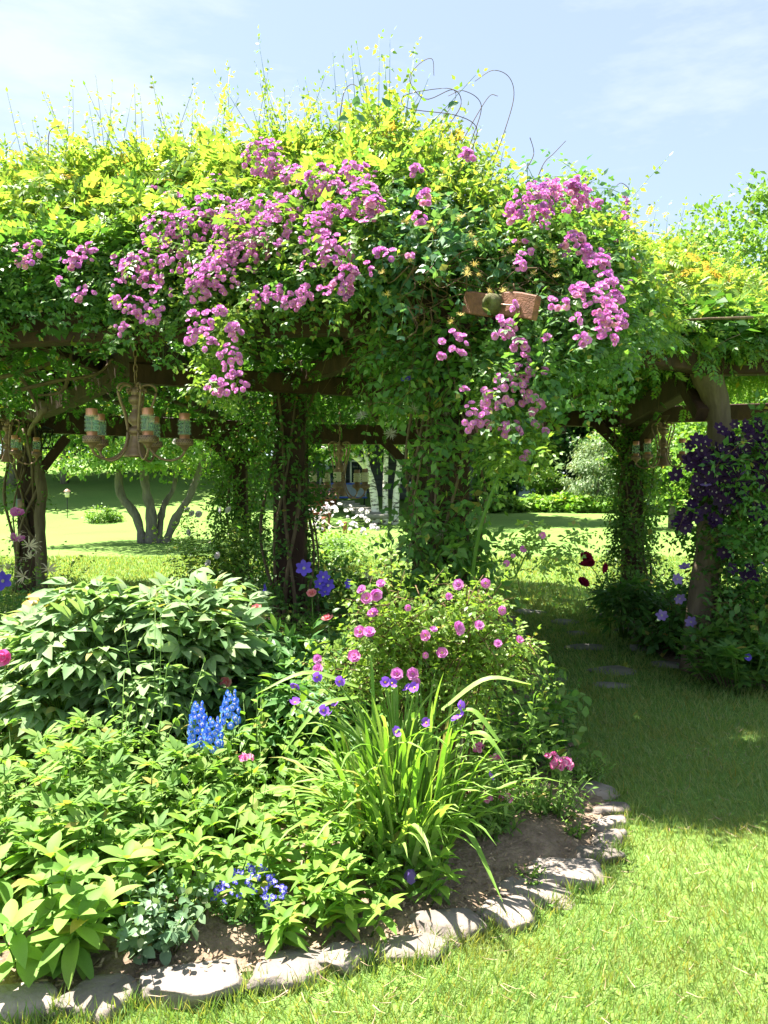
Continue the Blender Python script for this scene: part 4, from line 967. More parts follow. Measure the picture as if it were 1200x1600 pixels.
sprigs(gy, gs, VINELF, P[k], D[k], U(.22, .5, k.sum()), 6, .25, .2, up=.45)
sprigs(g, gs, VINELF, P[~k], D[~k], U(.2, .45, (~k).sum()), 6, .25, .45, up=.55)
n = 260; u = U(-110, 620, n); P = atn(u, vt(u) + U(5, 70, n), dsurf(u, .1) + U(0, 1.0, n)); D = np.stack([R.normal(0, .5, n), R.normal(0, .4, n), np.ones(n)], -1)
sprigs(gy, gs, TRI, P, D, U(.12, .34, n), 6, .11, .1, up=.3)
upright(gy, gs, U(-90, 640, 230), .3, .85, .07); upright(gy, gs, [15, 20, 40, 125, 150, 238, 295, 335, 385, 440, 490, 492], .75, 1.15, .07, 13); upright(gy, gs, [560, 575, 610], .4, .7, .07, 11)
part('young_leaf', gy, M['vine_yellow'], tv, 'stuff'); part('foliage', g, M['vine_green'], tv, 'stuff'); part('stem', gs, M['stem_green'], tv, 'stuff')
g = Geo(); gs = Geo(); P = np.concatenate([face(uu, vv) + rnd(2, .06) for uu, vv in ((100, 320), (175, 315), (205, 300), (30, 275), (270, 310), (600, 250), (690, 240))])
sprigs(g, gs, VINELF, P, rnd(len(P), .5) + A(0, -.5, .6), .22, 4, .15, .2); part('orange_leaf', g, M['vine_orange'], tv, 'stuff')
# right end of the roof
tv2 = thing('roof_vine', 'pale sunlit vine heaped over the right end of the pergola', 'vine', face(1080, 480))
g = Geo(); gs = Geo(); gy = Geo()
P, u, s = pick(1100, 925, 1420, .0, 1.0, .3, .04); D = np.stack([R.normal(0, .6, len(P)), U(-1, .2, len(P)), U(-.3, .9, len(P))], -1)
k = s < U(.25, .95, len(P))
sprigs(gy, gs, VINELF, P[k], D[k], U(.16, .38, k.sum()), 6, .175, .3, up=.5); sprigs(g, gs, VINELF, P[~k], D[~k], U(.16, .36, (~k).sum()), 6, .175, .5, up=.6)
n = 260; u = U(925, 1330, n); P = atn(u, vt(u) + U(5, 70, n), dsurf(u, .1) + U(0, 1.0, n)); D = np.stack([R.normal(0, .5, n), R.normal(0, .4, n), np.ones(n)], -1)
sprigs(gy, gs, TRI, P, D, U(.15, .4, n), 6, .12, .1, up=.35)
n = 900; P = np.stack([U(2.2, 5.2, n), U(6.3, 9.5, n), U(2.72, 3.0, n)], -1); P = P[(P[:, 1] < 8) | (P[:, 0] < 4.2)]; sprigs(g, gs, VINELF, P, rnd(len(P)) * A(1, 1, .3), U(.2, .4, len(P)), 5, .18, .4)
upright(gy, gs, U(935, 1300, 60), .3, .75, .065); upright(gy, gs, [925, 960, 1003, 1040, 1085, 1092], .6, 1.0, .07, 11)
part('young_leaf', gy, M['vine_yellow'], tv2, 'stuff'); part('foliage', g, M['vine_green'], tv2, 'stuff'); part('stem', gs, M['stem_green'], tv2, 'stuff')
g = Geo(); P = np.concatenate([face(uu, vv) + rnd(2, .08) for uu, vv in ((1020, 455), (1040, 440), (1075, 445), (985, 415), (1110, 450))]); sprigs(g, Geo(), VINELF, P, rnd(len(P), .5) + A(0, -.5, .5), .25, 4, .17, .2); part('orange_leaf', g, M['vine_orange'], tv2, 'stuff')

# ------------------------------------------------------------------ climbing roses
def place_blooms(t, spots, meshes, r0, dfn, name='blossom', cap=300, up=.5, face_=(0, -1, 0), mult=1.0, flat=.6, grow=1.0):
    """spots: (u, v, radius px, count). Each bloom is one object; past the cap they join into one part."""
    L_ = []
    for u, v, rp, n in spots:
        n = max(1, int(round(n * mult)))
        c = dfn(u, v); rp = rp * (grow if n > 3 else 1)
        for q in range(n):
            a, rr = U(0, 2 * PI), (math.sqrt(U(0, 1)) if n > 1 else 0)
            uu, vv = u + rp * rr * math.cos(a), v + rp * rr * math.sin(a) * .9
            k = c[1] / FPX
            P = c + A((uu - u) * k, -(1 - rr * rr) * rp * k * flat - .02 + U(-.012, .012), -(vv - v) * k)
            N = A(*face_) + A(rr * math.cos(a) * .6, 0, -rr * math.sin(a) * .5 + up) + rnd(1, .28)[0]
            L_.append((P, N, r0 * U(.62, 1.22)))
    L_.sort(key=lambda q: q[0][1])
    extra = Geo()
    for q, (P, N, s) in enumerate(L_):
        D = np.cross(N, rnd(1)[0]); me = meshes[int(R.integers(len(meshes)))]
        if q < cap: link(name, me, t, frame(P, D, N, s))
        else:
            Mx = np.array(frame(P, D, N, s)); V = ROSE_T[0] @ Mx[:3, :3].T + Mx[:3, 3]; extra.add(V, ROSE_T[1], ROSE_T[2])
    if extra.V: part(name + '_mass', extra, list(meshes[0].materials), t, 'stuff')
RL = [(47,398,18,6),(145,387,10,2),(115,410,12,3),(214,420,20,9),(150,498,20,7),(127,468,8,2),(178,535,18,7),(190,462,8,1),(208,478,14,4),(238,497,12,3),(242,483,10,2),(253,434,6,1),(205,510,8,1),
 (255,365,26,13),(300,355,24,11),(335,335,24,11),(370,345,22,11),(365,370,22,11),(400,330,20,9),(415,250,24,15),(432,264,16,8),(445,330,20,9),(425,360,22,11),(400,385,20,9),(380,405,22,11),(345,430,24,11),(320,440,20,8),(350,400,18,7),(275,405,18,7),(310,455,14,5),(460,280,14,6),(505,288,22,13),(495,355,16,7),(520,330,10,3),(555,270,14,5),(565,315,22,11),(585,325,12,5),(545,345,8,2),(525,395,20,8),(510,380,10,3),(545,430,12,7),(533,455,14,5),(427,460,12,4),(455,473,10,3),(478,455,8,1),(505,455,8,1),(400,470,10,3),(315,505,16,6),(365,518,10,4),(330,540,8,2),(362,558,14,5),(338,603,10,2),(350,608,9,2),(377,597,12,3),(360,582,7,1),(300,530,7,2),(345,490,8,2),(612,402,7,1),(637,405,7,1),(600,395,7,1),(650,270,8,3),(662,310,8,2),(655,345,8,2),(730,245,8,3)]
RRt = [(830,318,24,14),(855,297,10,5),(880,310,22,10),(905,310,14,8),(900,290,10,4),(800,335,12,5),(845,340,14,5),(895,385,16,8),(910,395,10,4),(935,415,7,2),(880,480,8,2),(905,460,10,3),(945,440,10,4),(955,470,10,6),(960,500,12,8),(945,490,12,6),(965,530,12,6),(940,540,14,6),(935,570,8,2),(980,540,10,4),(915,535,7,1),(890,580,6,1),(920,575,6,1),(948,580,6,1),(905,590,5,1),
 (785,515,14,6),(812,540,10,4),(710,535,14,3),(690,553,7,1),(722,552,8,1),(815,585,12,5),(795,610,22,9),(765,625,14,5),(745,650,16,4),(740,665,9,2),(760,665,8,1),(795,672,12,3),(830,635,12,4),(832,663,6,1),(820,713,7,1),(727,607,6,1),(848,678,5,1),(898,680,5,1)]
cr = thing('climbing_rose', 'rambling rose with masses of mauve-pink blooms tumbling over the left and middle of the roof', 'rose', face(420, 380))
g = Geo(); gs = Geo(); gl = Geo()
def rose_fol(n, u0, u1, s0, s1, dn=.35, inset=.2, target=None, L_=(.15, .38)):
    P, u, s = pick(n, u0, u1, s0, s1, inset, .04)
    n = len(P); D = np.stack([R.normal(0, .6, n), U(-1.1, -.1, n), R.normal(.1, .5, n)], -1)
    sprigs(target or g, gs, ROSELF, P, D, U(L_[0], L_[1], n), 6, .125, dn, up=.55)
rose_fol(760, -110, 600, .42, 1.0); rose_fol(260, 230, 600, .18, .5); rose_fol(170, 200, 600, .2, .9, target=gl, inset=.02)
# foliage just behind each flower cluster and the hanging strand
for u, v, rp, n in RL:
    c = face(u, v, .06); k = max(2, n // 3); P = c + rnd(k, rp / FPX * 4.6 * .8); sprigs(g if U(0, 1) < .7 else gl, gs, ROSELF, P, np.stack([R.normal(0, .6, k), U(-.9, 0, k), R.normal(0, .6, k)], -1), .16, 5, .11, .3)
n = 46; v = U(480, 630, n); P = atn(350 + 18 * np.sin(v * .03) + R.normal(0, 10, n), v, 4.72 + .1 * R.normal(0, 1, n)); sprigs(gl, gs, ROSELF, P, rnd(n) + A(0, -.4, -.3), .15, 6, .10, .3)
for u, v, rp, n in RL:
    if n > 4: sprigs(gl, gs, ROSELF, face(u, v, -.30 - .34 * min(1, max(0, (380 - v) / 120))) + rnd(2, rp / FPX * 4.6), rnd(2) + A(0, -.4, .2), .10, 4, .085, .3)
part('foliage', g, M['rose_leaf'], cr, 'stuff'); part('young_leaf', gl, M['rose_light'], cr, 'stuff')
for q in range(26):
    u = U(0, 560); a = face(u, vt(u) + 60, .5); v = vb(u) - U(0, 60); b = face(u + U(-60, 60), v, .05); limb(gs, [a, (a + b) / 2 + rnd(1, .1)[0] + A(0, -.1, .1), b], .008, .003, 5, 10)
part('cane', gs, M['stem_green'], cr, 'stuff')
RL += [(U(230, 600), U(270, 470), 9, 1) for _ in range(26)] + [(U(20, 260), U(390, 530), 9, 1) for _ in range(14)]
place_blooms(cr, RL, ROSES, .0225, lambda u, v: at(u, v, 4.42) if (v > 485 and 285 < u < 400) else face(u, v, -.34 - .34 * min(1, max(0, (380 - v) / 120))), mult=4.0, grow=1.42)
cr2 = thing('climbing_rose', 'rambling rose with mauve blooms trailing down the right flank above the shaded path', 'rose', face(900, 450))
g = Geo(); gs = Geo(); gl = Geo()
rose_fol(900, 770, 985, .08, 1.02, .6); rose_fol(120, 790, 930, .0, .3, .2); rose_fol(40, 800, 930, .0, .25, .2, .03, gl)
for u, v, rp, n in RRt:
    c = face(u, v, .06); k = max(2, n // 2); P = c + rnd(k, rp / FPX * 4.6 * .8); sprigs(g if U(0, 1) < .6 else gl, gs, ROSELF, P, np.stack([R.normal(0, .6, k), U(-.9, 0, k), R.normal(0, .6, k)], -1), .16, 5, .11, .3)
n = 110; u = U(765, 850, n); P = atn(u, U(570, 715, n), 4.15 + .12 * R.normal(0, 1, n)); sprigs(gl, gs, ROSELF, P, rnd(n) + A(0, -.4, -.1), .15, 6, .10, .3)
part('foliage', g, M['rose_leaf'], cr2, 'stuff'); part('young_leaf', gl, M['rose_light'], cr2, 'stuff')
a = at(735, 935, 4.3); limb(gs, [at(728, 985, 4.35), at(745, 850, 4.2), at(765, 780, 4.15), at(795, 700, 4.1), at(815, 620, 4.1), at(800, 520, 4.2)], .012, .007, 6, 20)
part('cane', gs, M['stem_green'], cr2, 'stuff')
RRt += [(U(800, 985), U(300, 590), 9, 1) for _ in range(26)] + [(U(925, 985), U(400, 560), 14, 4) for _ in range(8)]
place_blooms(cr2, RRt, ROSES, .0220, lambda u, v: at(u, v, 3.92) if (v > 495 and u < 860) else face(u, v, -.33 - .42 * min(1, max(0, (u - 870) / 80)) - (.25 if v < 350 else 0)), mult=3.2, grow=1.45)

# ------------------------------------------------------------------ honeysuckle over the main post
hs = thing('honeysuckle', 'honeysuckle with yellow flowers and blue-green leaves crowning the main post', 'honeysuckle', face(690, 350))
g = Geo(); gs = Geo(); gy = Geo(); gt = Geo()
OV2 = merge_t([(kite_t(.36, .2, -.15), (0, .02, 0), (-.6, .8, 0), (0, 0, 1), .95), (kite_t(.36, .2, -.15), (0, .02, 0), (.6, .8, 0), (0, 0, 1), .95)])
P, u, s = pick(780, 545, 880, .0, .98, .22, .03); D = np.stack([R.normal(0, .6, len(P)), U(-1, .1, len(P)), R.normal(.2, .6, len(P))], -1)
k = s < U(.1, .6, len(P))
sprigs(gy, gs, OV2, P[k], D[k], U(.15, .35, k.sum()), 7, .062, .15, up=.45); sprigs(g, gs, OV2, P[~k], D[~k], U(.15, .38, (~k).sum()), 7, .066, .35, up=.5)
P, u, s = pick(300, 560, 860, -.03, .3, .3); sprigs(gy, gs, TRI, P, rnd(len(P), .5) + A(0, -.2, .8), U(.12, .3, len(P)), 6, .10, .1, up=.3)
n = 150; P = np.stack([U(-.2, 1.5, n), U(4.9, 6.6, n), U(2.7, 3.7, n)], -1); sprigs(g, gs, TRI, P, rnd(n), .3, 6, .12, .2)
upright(gy, gs, U(580, 860, 26), .15, .4, .045); upright(gy, gs, [600, 770, 790, 830, 845], .3, .6, .045, 9)
part('young_leaf', gy, M['vine_yellow'], hs, 'stuff'); part('foliage', g, M['honey_leaf'], hs, 'stuff'); part('stem', gs, M['stem_green'], hs, 'stuff')
# tangle of dead twigs by the rafter tail, and curling tendrils against the sky
for q in range(150):
    a = at(U(620, 850), U(395, 500), 4.22 + U(-.12, .3)); b = a + A(U(-.22, .22), U(-.1, .1), U(-.2, .1)); limb(gt, [a, (a + b) / 2 + rnd(1, .05)[0], b], U(.0016, .0042), .0012, 4, 7)
for pts in ([(690, 210), (720, 165), (708, 140), (665, 155), (640, 125), (655, 100), (675, 92), (678, 118)], [(735, 240), (745, 200), (712, 180), (640, 170), (628, 155), (645, 145), (700, 138), (712, 152), (690, 190)], [(770, 255), (790, 200), (803, 150), (795, 120), (770, 110), (742, 127)], [(720, 225), (745, 180), (765, 150), (778, 150)], [(735, 225), (752, 165), (725, 142), (700, 150)], [(530, 205), (536, 150), (548, 132), (563, 138)], [(605, 215), (590, 195), (575, 170), (572, 140), (566, 125)], [(835, 290), (850, 255), (865, 240), (884, 220)], [(930, 345), (965, 330), (983, 300), (970, 286), (955, 300)], [(822, 265), (834, 240), (828, 215), (833, 230)], [(75, 245), (78, 205), (100, 198), (108, 215)]):
    limb(gt, [at(u, v, 4.95) for u, v in pts], .003, .0018, 5, 40)
part('tendril', gt, M['stem_brown'], hs, 'stuff')
for u, v in ((563, 135), (545, 185), (610, 168), (555, 168), (570, 190), (700, 168)):      # round leaves on the leading shoot
    link('leaf', tmesh('leaf', OVAL, [M['honey_leaf']]), hs, frame(at(u, v, 4.93), A(U(-1, 1), -.3, U(-.2, 1)), A(U(-.4, .4), -1, .5), .075))
HSP = [(690,190),(702,208),(678,200),(580,235),(600,232),(700,240),(655,225),(735,235),(630,348),(680,352),(720,345),(750,372),(745,425),(722,430),(790,395),(797,375),(775,458),(805,440),(605,425),(612,440),(740,415),(870,410),(868,400),(860,440),(640,415),(830,430),(715,265),(700,275),(760,300),(775,320),(820,380),(762,455),(780,500),(712,500),(725,505),(310,572)]
for u, v in HSP:
    P = face(u, v, -.22) if v < 480 else at(u, v, 4.0)
    if u == 310: P = at(u, v, 4.6)
    for q in range(2 if v < 420 else 1): link('blossom', HONEY, hs, frame(P + rnd(1, .02)[0], rnd(1)[0], A(U(-.5, .5), -1, .5), U(.018, .027)))

# ------------------------------------------------------------------ stems winding round the posts
def winder(pts, r, turns, rad, ph, n=40):
    c = spl(pts, n); tt = np.linspace(0, 1, n); rr = rad * (1 + .3 * np.sin(tt * 9 + ph))
    c = c + np.stack([np.cos(tt * turns * 2 * PI + ph) * rr, np.sin(tt * turns * 2 * PI + ph) * rr, 0 * tt], -1)
    return c, r * (1 + .15 * np.sin(tt * 20 + ph))
def post_vine(t, u, d, z1, rad, n, turns=1.2, r=(.008, .02), z0=0.0):
    gs = Geo(); x = (u - 600) / FPX * d
    for q in range(n):
        c, rr = winder([A(x, d, z0), A(x + U(-.05, .05), d, (z0 + z1) / 2), A(x, d, z1)], U(*r), U(-turns, turns), rad * U(.95, 1.35), U(0, 6)); tubes(gs, c, rr[None] * np.linspace(1, .6, 40), 6)
    part('vine_stem', gs, M['vine_bark'], t)
def column(t, u, d, z0, z1, rad, n, T, leaf, ls, Ln=(.12, .3), k=5, yb=-.4, dens=None):
    g = Geo(); gs = Geo(); x = (u - 600) / FPX * d; a = U(0, 2 * PI, n); zz = U(z0, z1, n); rr = np.asarray(rad if dens is None else np.interp(zz, *dens)) * U(.5, 1.1, n)
    P = np.stack([x + rr * np.cos(a), d + rr * np.sin(a), zz], -1); D = np.stack([np.cos(a), np.sin(a) , U(-.6, .6, n)], -1) + rnd(n, .35)
    sprigs(g, gs, T, P, D, U(*Ln, n), k, ls, .35, up=.5); part('foliage', g, M[leaf], t, 'stuff'); part('stem', gs, M['stem_brown'], t, 'stuff')
cm = thing('clematis', 'leafy clematis with fluffy seed heads wrapped round the main post', 'clematis', A(.4, 4.6, 0))
post_vine(cm, 700, 4.72, 2.4, .15, 9, 1.0, (.006, .018))
g = Geo(); gs = Geo(); n = 250
v = np.concatenate([U(490, 600, 70), U(600, 940, 90), U(820, 950, 90)]); u = np.interp(v, [490, 600, 800, 860, 950], [690, 690, 698, 695, 690]) + R.normal(0, 1, n) * np.interp(v, [490, 640, 800, 860, 950], [40, 30, 30, 34, 45])
P = atn(u, v, 4.62 + R.normal(0, .12, n)); D = np.stack([R.normal(0, .7, n), U(-1, .1, n), R.normal(-.1, .5, n)], -1)
sprigs(g, gs, TRI, P, D, U(.12, .3, n), 5, .14, .4, up=.5)
n = 45; v = U(490, 610, n); P = atn(U(580, 670, n), v, 4.75 + R.normal(0, .12, n)); sprigs(g, gs, TRI, P, rnd(n) + A(-.3, -.4, -.2), U(.15, .3, n), 5, .12, .5)
part('foliage', g, M['clem_leaf'], cm, 'stuff'); part('stem', gs, M['stem_brown'], cm, 'stuff')
for u, v in ((640, 855), (622, 855), (690, 833), (700, 862), (636, 880), (646, 640), (700, 642), (565, 650), (715, 890), (578, 897), (660, 835), (610, 678)): link('seed_head', FLUFF, cm, frame(at(u, v, 4.45 + U(-.05, .15)), rnd(1)[0], A(0, -.6, .8), .045))
link('blossom', CLEM_B, cm, frame(at(637, 593, 4.45), A(1, 0, .3), A(-.3, -.4, .7), .05))
# post in the middle
iv = thing('creeper', 'dark creeper hugging the thick middle post', 'creeper', A(-.92, 7.6, 0)); post_vine(iv, 455, 7.6, 2.6, .2, 8, .5, (.01, .025)); column(iv, 448, 7.55, .2, 2.7, .24, 260, TRI, 'lush_dark', .12)
iv = thing('creeper', 'leafy creeper covering the slender post behind the chandelier', 'creeper', A(-2.2, 11.8, 0)); post_vine(iv, 376, 11.8, 2.4, .16, 5, .6); column(iv, 372, 11.75, .1, 2.5, .3, 330, TRI, 'ivy_leaf', .15, dens=([0, 1, 2, 2.5], [.32, .3, .34, .5]))
iv = thing('creeper', 'leafy creeper column swathing the post right of the lawn opening', 'creeper', A(3.1, 9.6, 0)); post_vine(iv, 987, 9.6, 2.3, .16, 6, .6); column(iv, 988, 9.55, .1, 2.3, .25, 430, TRI, 'ivy_leaf', .115, Ln=(.08, .22), dens=([0, .6, 1.3, 2.4], [.4, .26, .18, .16]))
iv = thing('creeper', 'bare twisted vine stems climbing the far left post', 'creeper', A(-5.15, 11.2, 0)); post_vine(iv, 40, 11.1, 2.5, .17, 7, .9, (.01, .03)); column(iv, 44, 11.1, .3, 2.4, .22, 36, TRI, 'ivy_leaf', .13)
gs = Geo()
for pts in ([(10, 660), (40, 720), (32, 760), (55, 800)], [(70, 640), (45, 680), (50, 750), (30, 800), (60, 850)], [(110, 545), (108, 585), (95, 612), (60, 618)], [(0, 590), (60, 575), (110, 552), (165, 545)], [(5, 560), (40, 600), (60, 640)], [(20, 612), (90, 595), (150, 585), (178, 560)]): limb(gs, [at(u, v, 11.0 if v > 650 else 6.6) for u, v in pts], .02 if pts[0][1] < 620 else .03, .012, 6, 20)
part('vine_stem', gs, M['vine_bark'], iv)

# ------------------------------------------------------------------ dark clematis on the log post
dc = thing('clematis', 'clematis with near-black purple flowers draping the log post', 'clematis', at(1110, 1040, 6.3))
g = Geo(); gs = Geo(); n = 520
v = U(690, 1010, n); u = np.interp(v, [650, 750, 850, 1010], [1185, 1155, 1142, 1148]) + R.normal(0, 1, n) * np.interp(v, [650, 750, 850, 1010], [26, 36, 40, 48])
P = atn(u, v, np.where((u < 1122) & (v > 800) & (v < 1000), 6.75, 6.22) + R.normal(0, .2, n)); sprigs(g, gs, TRI, P, rnd(n) + A(.2, -.2, 0), U(.12, .3, n), 5, .13, .4)
n = 120; P = atn(U(1160, 1260, n), U(640, 1000, n), 6.2 + R.normal(0, .2, n)); sprigs(g, gs, TRI, P, rnd(n) + A(0, -.3, 0), U(.12, .3, n), 5, .13, .4)
part('foliage', g, M['lush_dark'], dc, 'stuff'); part('stem', gs, M['stem_brown'], dc, 'stuff')
DS = []
for u, v, rp, n in ((1115, 700, 38, 18), (1160, 680, 30, 14), (1090, 745, 36, 20), (1130, 770, 40, 20), (1078, 800, 18, 9), (1066, 820, 14, 6), (1150, 730, 30, 12), (1190, 700, 22, 8), (1195, 800, 16, 8), (1115, 745, 30, 14), (1110, 815, 20, 4), (1140, 857, 12, 2), (1168, 884, 10, 1), (1140, 888, 9, 1), (1172, 908, 12, 2), (1090, 700, 16, 5), (1195, 740, 22, 9), (1125, 725, 30, 14)): DS.append((u, v, rp, n))
place_blooms(dc, DS, [CLEM_D], .062, lambda u, v: at(u, v, 5.95), cap=300, flat=.15, up=.2)
for u, v in ((1070, 886), (1062, 935), (1034, 962), (1080, 972), (1196, 884), (1165, 735), (1102, 757), (1058, 905)): link('blossom', CLEM_L, dc, frame(at(u, v, 5.9), rnd(1)[0], A(U(-.3, .3), -1, .5), .055))
# ================================================================== FLOWER BED
def bz(x, y): return .04
def bp_(u, d): return A((u - 600) / FPX * d, d, .03)
def herb(t, b, r, h, n, k, ls, T, leaf, droop=.1, spread=.8, up=.5, out=.5, name='foliage', stem='stem_green', sr=.003, t0=.15, taper=.35):
    """Stems rising from a base disc with leaves along them."""
    g = Geo(); gs = Geo(); a = U(0, 2 * PI, n); q = np.sqrt(U(0, 1, n))
    P = np.stack([b[0] + r * .55 * q * np.cos(a), b[1] + r * .55 * q * np.sin(a), np.full(n, b[2])], -1)
    D = np.stack([np.cos(a) * q * out + R.normal(0, .12, n), np.sin(a) * q * out + R.normal(0, .12, n), np.ones(n)], -1)
    sprigs(g, gs, T, P, D, h * U(.75, 1.1, n), k, ls, droop, spread, up, sr, t0, taper)
    part(name, g, M[leaf], t, 'stuff'); part('stem', gs, M[stem], t, 'stuff')
def leaf_plant(t, b, r, h, ns, nodes, ls, meshes, out=.35, per=2, up=.55, lift=.25, z0=.25, small=.75, stem='stem_green'):
    """The same, but every leaf is an object of its own."""
    gs = Geo()
    for q in range(ns):
        a = U(0, 2 * PI); rr = math.sqrt(U(0, 1)); base = A(b[0] + r * .6 * rr * math.cos(a), b[1] + r * .6 * rr * math.sin(a), b[2])
        hh = h * U(.75, 1.08) * (1 - .22 * rr * rr); ax = nrm(A(math.cos(a) * rr * out, math.sin(a) * rr * out, 1) + A(R.normal(0, .07), R.normal(0, .07), 0)); ph = U(0, 6)
        tubes(gs, np.array([base - A(0, 0, .03), base + ax * hh * .5, base + ax * hh]), np.array([[.004, .0035, .002]]), 5)
        for i in range(nodes):
            f = z0 + (1 - z0) * i / max(1, nodes - 1); p = base + ax * hh * f
            top = i == nodes - 1
            for j in range(per + (2 if top else 0)):
                th = ph + i * 1.57 + j * 2 * PI / (per + (2 if top else 0)); e = A(math.cos(th), math.sin(th), 0)
                d = e + A(0, 0, lift + (.7 if top else 0) + R.normal(0, .15)); nn = A(0, 0, up + .4) - e * .3 + rnd(1, .18)[0]
                link('leaf', meshes[int(R.integers(len(meshes)))], t, frame(p, d, nn, ls * U(.8, 1.15) * (small if top else 1 - .2 * f + .1)))
    part('stem', gs, M[stem], t, 'stuff')
def serr(T, k=.0): return T
BROAD = [tmesh('leaf', leaf_t(w, lambda t: math.sin(PI * t ** .95) ** .75, f, c, 6), [M['sage_leaf']]) for w, f, c in ((.22, .35, -.35), (.24, .25, -.2), (.20, .4, -.5))]
PHL = [tmesh('leaf', leaf_t(w, lambda t: math.sin(PI * t ** .85) ** .85, f, c, 5), [M['phlox_leaf']]) for w, f, c in ((.19, .35, -.4), (.21, .25, -.25), (.17, .4, -.6))]
# broad-leaved plant in the bottom left corner
b = bp_(62, 2.46); t = thing('foxglove_plant', 'lush plant with large broad pointed leaves in the bottom left corner', 'plant', b)
leaf_plant(t, b, .28, .33, 36, 5, .118, BROAD, .8, 2, .5, .1, .15, .8)
# small-leaved plant beside it
b = bp_(238, 2.44); t = thing('sedum_plant', 'small grey-green leafy plant between the broad-leaved plant and the bare soil', 'plant', b); herb(t, b, .16, .24, 42, 10, .046, OVAL, 'grey_leaf', .15, .85, .5, .55)
b = bp_(205, 2.75); t = thing('sedum_plant', 'loose trailing leafy plant behind the grey-green one', 'plant', b); herb(t, b, .16, .26, 22, 8, .050, OVAL, 'geran_leaf', .2, .85, .5, .6)
# lobelia
LOB = tmesh('blossom', bloom([(3, petal(.42, -.1, 3), 1.0, .1, 0), (2, petal(.2, .1, 3, False), .6, .7, 0)]), [M['lobel'], M['white_p']])
b = bp_(388, 2.58); t = thing('lobelia', 'low mound of small violet-blue lobelia flowers at the front of the bed', 'flower', b); herb(t, b, .12, .15, 50, 10, .022, LANCE, 'lush_dark', .15, .8, .5, .8)
for q in range(75):
    a, rr = U(0, 6.28), math.sqrt(U(0, 1)); P = b + A(math.cos(a) * rr * .125, math.sin(a) * rr * .1 - .02, .10 + .08 * (1 - rr * rr) + U(-.01, .015)); link('blossom', LOB, t, frame(P, rnd(1)[0], A(math.cos(a) * rr * .5, -.8, .7) + rnd(1, .3)[0], U(.011, .015)))
# phlox-like plants in the middle front
for u, d, r, h, ns, lb in ((455, 2.62, .17, .30, 13, 'bright green leafy plant right behind the lobelia'), (545, 2.56, .15, .20, 11, 'low bright green plant spilling toward the wedge-shaped edging stone'), (520, 2.86, .19, .38, 14, 'upright bright green leafy plant at the foot of the spiderwort'), (640, 2.74, .14, .22, 10, 'bright green plant with one pale violet bell under the spiderwort'), (440, 2.46, .09, .12, 5, 'small sprawling green sprig on the bare soil'), (330, 2.68, .19, .30, 14, 'leafy green plant left of the lobelia')):
    b = bp_(u, d); t = thing('phlox_plant', lb, 'plant', b, 'leafy plants at the front of the bed'); leaf_plant(t, b, r, h, ns, 5, .082, PHL, .7, 2, .5, .2, .22, .8)
    if u == 640: link('blossom', tmesh('blossom', bloom([(4, petal(.28, -.2, 4, False), 1.0, -.9, 0)]), [M['clem_l']]), t, frame(at(642, 1358, 2.72), A(1, 0, 0), A(0, -.2, 1), .055))
# cranesbill mounds on the left
GER = [tmesh('leaf', palmate_t(leaf_t(w, lambda t: (t ** .6) * (1.15 - t) * 1.6, .2, c, 4), 5, 82, .75, .3), [M['geran_leaf']]) for w, c in ((.26, -.1), (.22, -.25))]
GERP = bp_
for u, d, r, h, ns, lb in ((20, 3.15, .26, .56, 20, 'cranesbill mound with cut leaves at the left picture edge'), (120, 3.05, .26, .50, 22, 'cranesbill mound with cut leaves left of the blue delphiniums, behind the broad-leaved plant'), (215, 3.1, .22, .44, 18, 'cranesbill mound just left of the delphinium spikes'), (60, 2.85, .24, .42, 18, 'lower cranesbill mound directly behind the broad-leaved plant'), (150, 2.78, .22, .36, 16, 'lower cranesbill mound above the small grey-green plant'), (290, 3.12, .2, .36, 14, 'cranesbill mound at the foot of the delphiniums')):
    b = bp_(u, d); t = thing('cranesbill', lb, 'plant', b, 'cranesbill mounds'); leaf_plant(t, b, r, h, ns, 4, .115, GER, .6, 1, .6, .3, .45, .85)
    herb(t, b, r, h * .8, 22, 7, .055, LEAF, 'phlox_leaf', .15, .85, .5, .7)
for u, v, d in ((14, 1222, 2.9), (15, 1252, 2.85), (190, 1300, 2.7)): pass
# yellow-green sprawling plants
for u, d, r, h, lb in ((390, 3.1, .22, .48, 'yellow-green leafy plant right of the delphinium spikes'), (250, 2.9, .2, .32, 'sprawling yellow-green plant behind the trailing one'), (400, 3.35, .2, .62, 'tall pale leafy stems right behind the delphiniums')):
    b = bp_(u, d); t = thing('leafy_perennial', lb, 'plant', b); herb(t, b, r, h, 22, 9, .075, LEAF4, 'phlox_leaf', .12, .8, .5, .55)
for u, d, h, lb in ((238, 3.45, .86, 'tall slender leafy stem rising in front of the peony leaves'), (175, 3.3, .62, 'shorter slender leafy stem left of the tall one'), (318, 3.3, .5, 'thin leafy stem beside the delphiniums')):
    b = bp_(u, d); t = thing('snapdragon', lb, 'plant', b); herb(t, b, .08, h, 7, 22, .07, LANCE, 'geran_leaf', .02, .72, .5, .2, sr=.004, t0=.1, taper=.55)
